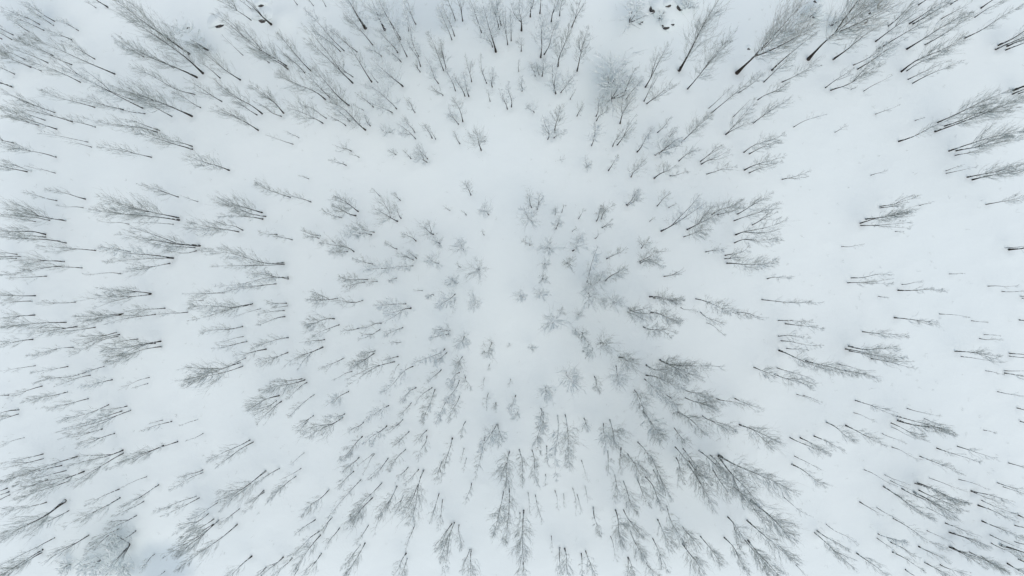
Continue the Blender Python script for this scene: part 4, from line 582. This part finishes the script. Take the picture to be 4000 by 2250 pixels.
CATEGORY = {'bare_tree': 'tree', 'snow_laden_tree': 'tree', 'sapling': 'sapling', 'willow_tree': 'tree', 'snowy_shrub': 'shrub'}
GROUP = {'bare_tree': 'bare frosted trees of the snowy wood', 'snow_laden_tree': 'snow-laden trees of the snowy wood', 'sapling': 'thin saplings in the snow',
         'willow_tree': 'large willows with thick trunks', 'snowy_shrub': 'shrubs buried in snow'}

TREES = []
for rec in SURVEY.replace('\n', ';').split(';'):
    p = rec.split()
    if p:
        x, y, h, cw, lx, ly = map(float, p[:6])
        TREES.append(dict(x=x, y=y, h=h, cw=cw, lean=(lx, ly), k=p[6], rad=float(p[7]) / 100))

# labels: how the tree looks, then where it stands among its like
cells = {}
for tr in TREES:
    if tr['k'] in NAMES:
        c = sum(tr['x'] > v for v in COLS)
        r = sum(tr['y'] < v for v in ROWS)
        cells.setdefault((NAMES[tr['k']], r, c), []).append(tr)
for (name, r, c), lst in cells.items():
    lst.sort(key=lambda q: (q['x'], -q['y']))
    for i, tr in enumerate(lst):
        size = 'tall' if tr['h'] > 13 else ('short' if tr['h'] < 8 else 'mid-sized')
        look = ''
        if name == 'bare_tree':
            look = 'dense' if tr['k'] == 'd' else ('broad' if tr['cw'] > 2.3 else 'thin')
            if tr['rad'] > 0.115:
                look = 'thick-trunked'
        elif name == 'sapling':
            size = 'tiny' if tr['h'] < 4 else 'thin'
        elif name == 'snowy_shrub':
            size = 'wide' if tr['cw'] > 5 else 'small'
        head = ' '.join(w for w in (size, look, NOUN[name]) if w)
        where = PLACES[r][c]
        tr['label'] = f'{head}, {ORD[i]} from left {where}' if len(lst) > 1 else f'only {head} {where}'
        tr['name'] = name

# ------------------------------------------------------------------ the snow sheet, with a hollow melted round each trunk
gx, gy = axis(92, 0.42), axis(54, 0.42)
GX, GY = np.meshgrid(gx, gy)
GZ = ground_z(GX, GY)
wrng = np.random.default_rng(77)
for tr in TREES:
    wr = 0.42 + 2.2 * tr['rad']
    i0, i1 = np.searchsorted(gx, (tr['x'] - 2.2, tr['x'] + 2.2))
    j0, j1 = np.searchsorted(gy, (tr['y'] - 2.2, tr['y'] + 2.2))
    d2 = (GX[j0:j1, i0:i1] - tr['x']) ** 2 + (GY[j0:j1, i0:i1] - tr['y']) ** 2
    dep = (0.10 + 1.1 * tr['rad']) * wrng.uniform(0.6, 1.3)
    GZ[j0:j1, i0:i1] += 0.45 * dep * np.exp(-d2 / (wr * 2.1) ** 2) - 1.25 * dep * np.exp(-d2 / wr ** 2)
# old tracks, dips and small drifts
for _ in range(420):
    x, y = wrng.uniform(-88, 84), wrng.uniform(-50, 50)
    w, a, hgt = wrng.uniform(0.35, 1.4), wrng.uniform(0, 3.14), wrng.normal(0, 0.05)
    i0, i1 = np.searchsorted(gx, (x - 4, x + 4))
    j0, j1 = np.searchsorted(gy, (y - 4, y + 4))
    X, Y = GX[j0:j1, i0:i1] - x, GY[j0:j1, i0:i1] - y
    p, q = X * math.cos(a) + Y * math.sin(a), -X * math.sin(a) + Y * math.cos(a)
    GZ[j0:j1, i0:i1] += hgt * np.exp(-(p / (w * 1.6)) ** 2 - (q / (w * 0.6)) ** 2)
gv = np.stack([GX, GY, GZ], -1).reshape(-1, 3)
gi = np.arange(len(gv)).reshape(len(gy), len(gx))
gq = np.stack([gi[:-1, :-1], gi[:-1, 1:], gi[1:, 1:], gi[1:, :-1]], -1).reshape(-1, 4)
link('snow_field', mesh_from('snow_field', gv, gq, [MAT_SNOW], True), kind='structure')

# dead stalks and grass tips that poke through the snow
NT = 1500
cx, cy = wrng.uniform(-88, 84, NT), wrng.uniform(-50, 50, NT)
ns = 4
bx = np.repeat(cx, ns) + wrng.normal(0, 0.12, NT * ns)
by = np.repeat(cy, ns) + wrng.normal(0, 0.12, NT * ns)
keep = np.repeat(wrng.random(NT) < 0.75, ns)
bx, by = bx[keep], by[keep]
hh = wrng.gamma(2.0, 0.10, len(bx)) + 0.05
b0 = np.stack([bx, by, ground_z(bx, by) - 0.12], -1)
b2 = b0 + np.stack([wrng.normal(0, 0.5, len(bx)) * hh, wrng.normal(0, 0.5, len(bx)) * hh, hh + 0.12], -1)
sv, sq = tubes(np.stack([b0, (b0 + b2) * 0.5 + wrng.normal(0, 0.02, b0.shape), b2], 1), np.tile([0.012, 0.010, 0.006], (len(bx), 1)), 3, wrng)
link('dead_grass', mesh_from('dead_grass', sv, sq, [MAT_TWIG]), kind='stuff', label='sparse dead grass stalks poking through the snow', category='grass')

# ------------------------------------------------------------------ every tree
rng = np.random.default_rng(20240117)
crowd = {'trunk': [], 'twig': [], 'load': []}
for tr in TREES:
    z0 = float(ground_z(tr['x'], tr['y']))
    k = tr['k']
    if k in 'ND':
        parts = grow(rng, tr['h'], tr['cw'], tr['lean'], k.lower(), tr['rad'], 0.7)
        off = np.array([tr['x'], tr['y'], z0])
        for key, g in zip(('trunk', 'twig', 'load'), parts):
            if g is not None:
                crowd[key].append((g[0] + off, g[1]))
        continue
    trunk, twigs, load = grow(rng, tr['h'], tr['cw'], tr['lean'], 'n' if k == 'S' else k, tr['rad'])
    name = tr['name']
    root = link(name, None, label=tr['label'], category=CATEGORY[name], group=GROUP[name])
    root.location = (tr['x'], tr['y'], z0)
    root.empty_display_size = 0.3
    tm = MAT_WTRUNK if k == 'W' else MAT_TRUNK
    bm = {'W': MAT_WTWIG, 'f': MAT_FTWIG, 'B': MAT_BTWIG}.get(k, MAT_TWIG)
    link('trunk' if k != 's' else 'stem', mesh_from('trunk', *trunk, [tm], True), root)
    crown = link('crown', mesh_from('crown', *twigs, [bm]), root)
    if load is not None:
        link('branch_snow', mesh_from('branch_snow', *load, [MAT_LOAD], True), crown, kind='stuff')

V, Q, I, o = [], [], [], 0
for mi, key in enumerate(('trunk', 'twig', 'load')):
    for v, q in crowd[key]:
        V.append(v)
        Q.append(q + o)
        I.append(np.full(len(q), mi))
        o += len(v)
link('background_wood', mesh_from('background_wood', np.concatenate(V), np.concatenate(Q), [MAT_TRUNK, MAT_TWIG, MAT_LOAD], False, np.concatenate(I)),
     kind='stuff', label='the many smaller frosted trees scattered between the larger ones', category='wood')


# ------------------------------------------------------------------ boulders under the snow
def blob(rng, r, squash, rough, nu=14, nv=9):
    th = np.linspace(0, 2 * math.pi, nu, endpoint=False)
    ph = np.linspace(0.02, math.pi - 0.02, nv)
    T, Pp = np.meshgrid(th, ph)
    n = np.stack([np.cos(T) * np.sin(Pp), np.sin(T) * np.sin(Pp), np.cos(Pp)], -1)
    k = rng.normal(0, 1.3, (5, 3))
    f = 1 + rough * sum(np.sin(n @ kk * 1.7 + i) for i, kk in enumerate(k)) / 3
    v = n * f[..., None] * np.array(squash) * r
    idx = np.arange(nu * nv).reshape(nv, nu)
    nx = np.roll(idx, -1, 1)
    q = np.stack([idx[:-1], idx[1:], nx[1:], nx[:-1]], -1).reshape(-1, 4)
    return v.reshape(-1, 3), q


def snow_dome(rng, r, facing):
    """a smooth cap that runs out into the field, cut back to a lip on the side that shows the rock"""
    nu, nv = 28, 10
    th = np.linspace(0, 2 * math.pi, nu, endpoint=False)
    lip = np.clip((np.cos(th - facing) - 0.3) / 0.7, 0, 1) ** 0.8
    R = r * (2.0 - 1.38 * lip) * 0.92 * (1 + 0.08 * np.sin(3 * th + rng.uniform(0, 6)) + 0.05 * np.sin(5 * th + rng.uniform(0, 6)))
    rho = np.linspace(0.001, 1, nv)
    RR, TH = np.meshgrid(rho, th, indexing='ij')
    z = 0.62 * r * ((1 - lip)[None] * (1 - RR ** 2) ** 1.6 + lip[None] * (1 - 0.35 * RR ** 2)) - 0.05 * (1 - lip)[None] * RR
    v = np.stack([np.cos(TH) * RR * R[None], np.sin(TH) * RR * R[None], z], -1)
    under = v[-1:].copy()
    under[..., 2] -= 0.28 * r * lip[None]
    under[..., :2] *= 0.86
    v = np.concatenate([v, under], 0)
    idx = np.arange(nu * (nv + 1)).reshape(nv + 1, nu)
    nx = np.roll(idx, -1, 1)
    return v.reshape(-1, 3), np.stack([idx[:-1], idx[1:], nx[1:], nx[:-1]], -1).reshape(-1, 4)


BOULDERS = [  # x, y, size, direction in which the rock shows (degrees), label
    (-50.8, 42.6, 1.0, -75, 'dark crescent boulder under a round snow cap, upper left'),
    (-43.6, 45.7, 0.75, -80, 'small dark boulder peeping from snow at top edge'),
    (-43.3, 43.5, 1.05, -90, 'brown crescent boulder beside the leaning dark trunk'),
    (-55.8, 42.0, 0.4, -60, 'tiny black stone beside the snowy shrub, upper left'),
    (20.0, 44.0, 0.95, 200, 'largest brown boulder by the stream at top centre'),
    (21.9, 44.5, 0.6, -80, 'grey boulder second along the stream bank'),
    (24.1, 44.2, 0.85, 215, 'flat grey boulder at the end of the stream bank'),
    (17.6, 42.1, 0.5, -95, 'low golden-brown stone below the stream shrub'),
    (21.7, 41.2, 0.65, -130, 'long low dark rock below the stream bank'),
    (22.8, 41.6, 0.4, -120, 'short dark rock above the long low one'),
    (34.9, 37.8, 0.35, -90, 'little black stone beneath the large willow crown'),
    (45.6, 44.6, 0.6, 180, 'brown stone at the top edge between the willows'),
    (45.0, 43.2, 1.1, -110, 'brown boulder between the two large willows'),
    (50.7, 40.8, 0.5, -90, 'dark brown stone right of the thick willow trunk'),
    (53.0, 41.7, 0.4, -70, 'small dark stone beyond the thick willow'),
    (54.1, 42.9, 0.45, 190, 'reddish stone below the slim trees, upper right'),
]
brng = np.random.default_rng(5)
for (x, y, r, deg, label) in BOULDERS:
    z = float(ground_z(x, y))
    a = math.radians(deg)
    root = link('boulder', None, label=label, category='boulder', group='snow-capped boulders')
    root.location = (x, y, z)
    v, q = blob(brng, r * 0.72, (1.25, 1.0, 0.5), 0.34)
    v = v + np.array([math.cos(a) * 0.22 * r, math.sin(a) * 0.22 * r, 0.02])
    link('rock', mesh_from('rock', v, q, [MAT_ROCK], True), root)
    v, q = snow_dome(brng, r, a)
    v[:, 2] += ground_z(v[:, 0] + x, v[:, 1] + y) - z
    link('snow_cap', mesh_from('snow_cap', v, q, [MAT_SNOW], True), root)
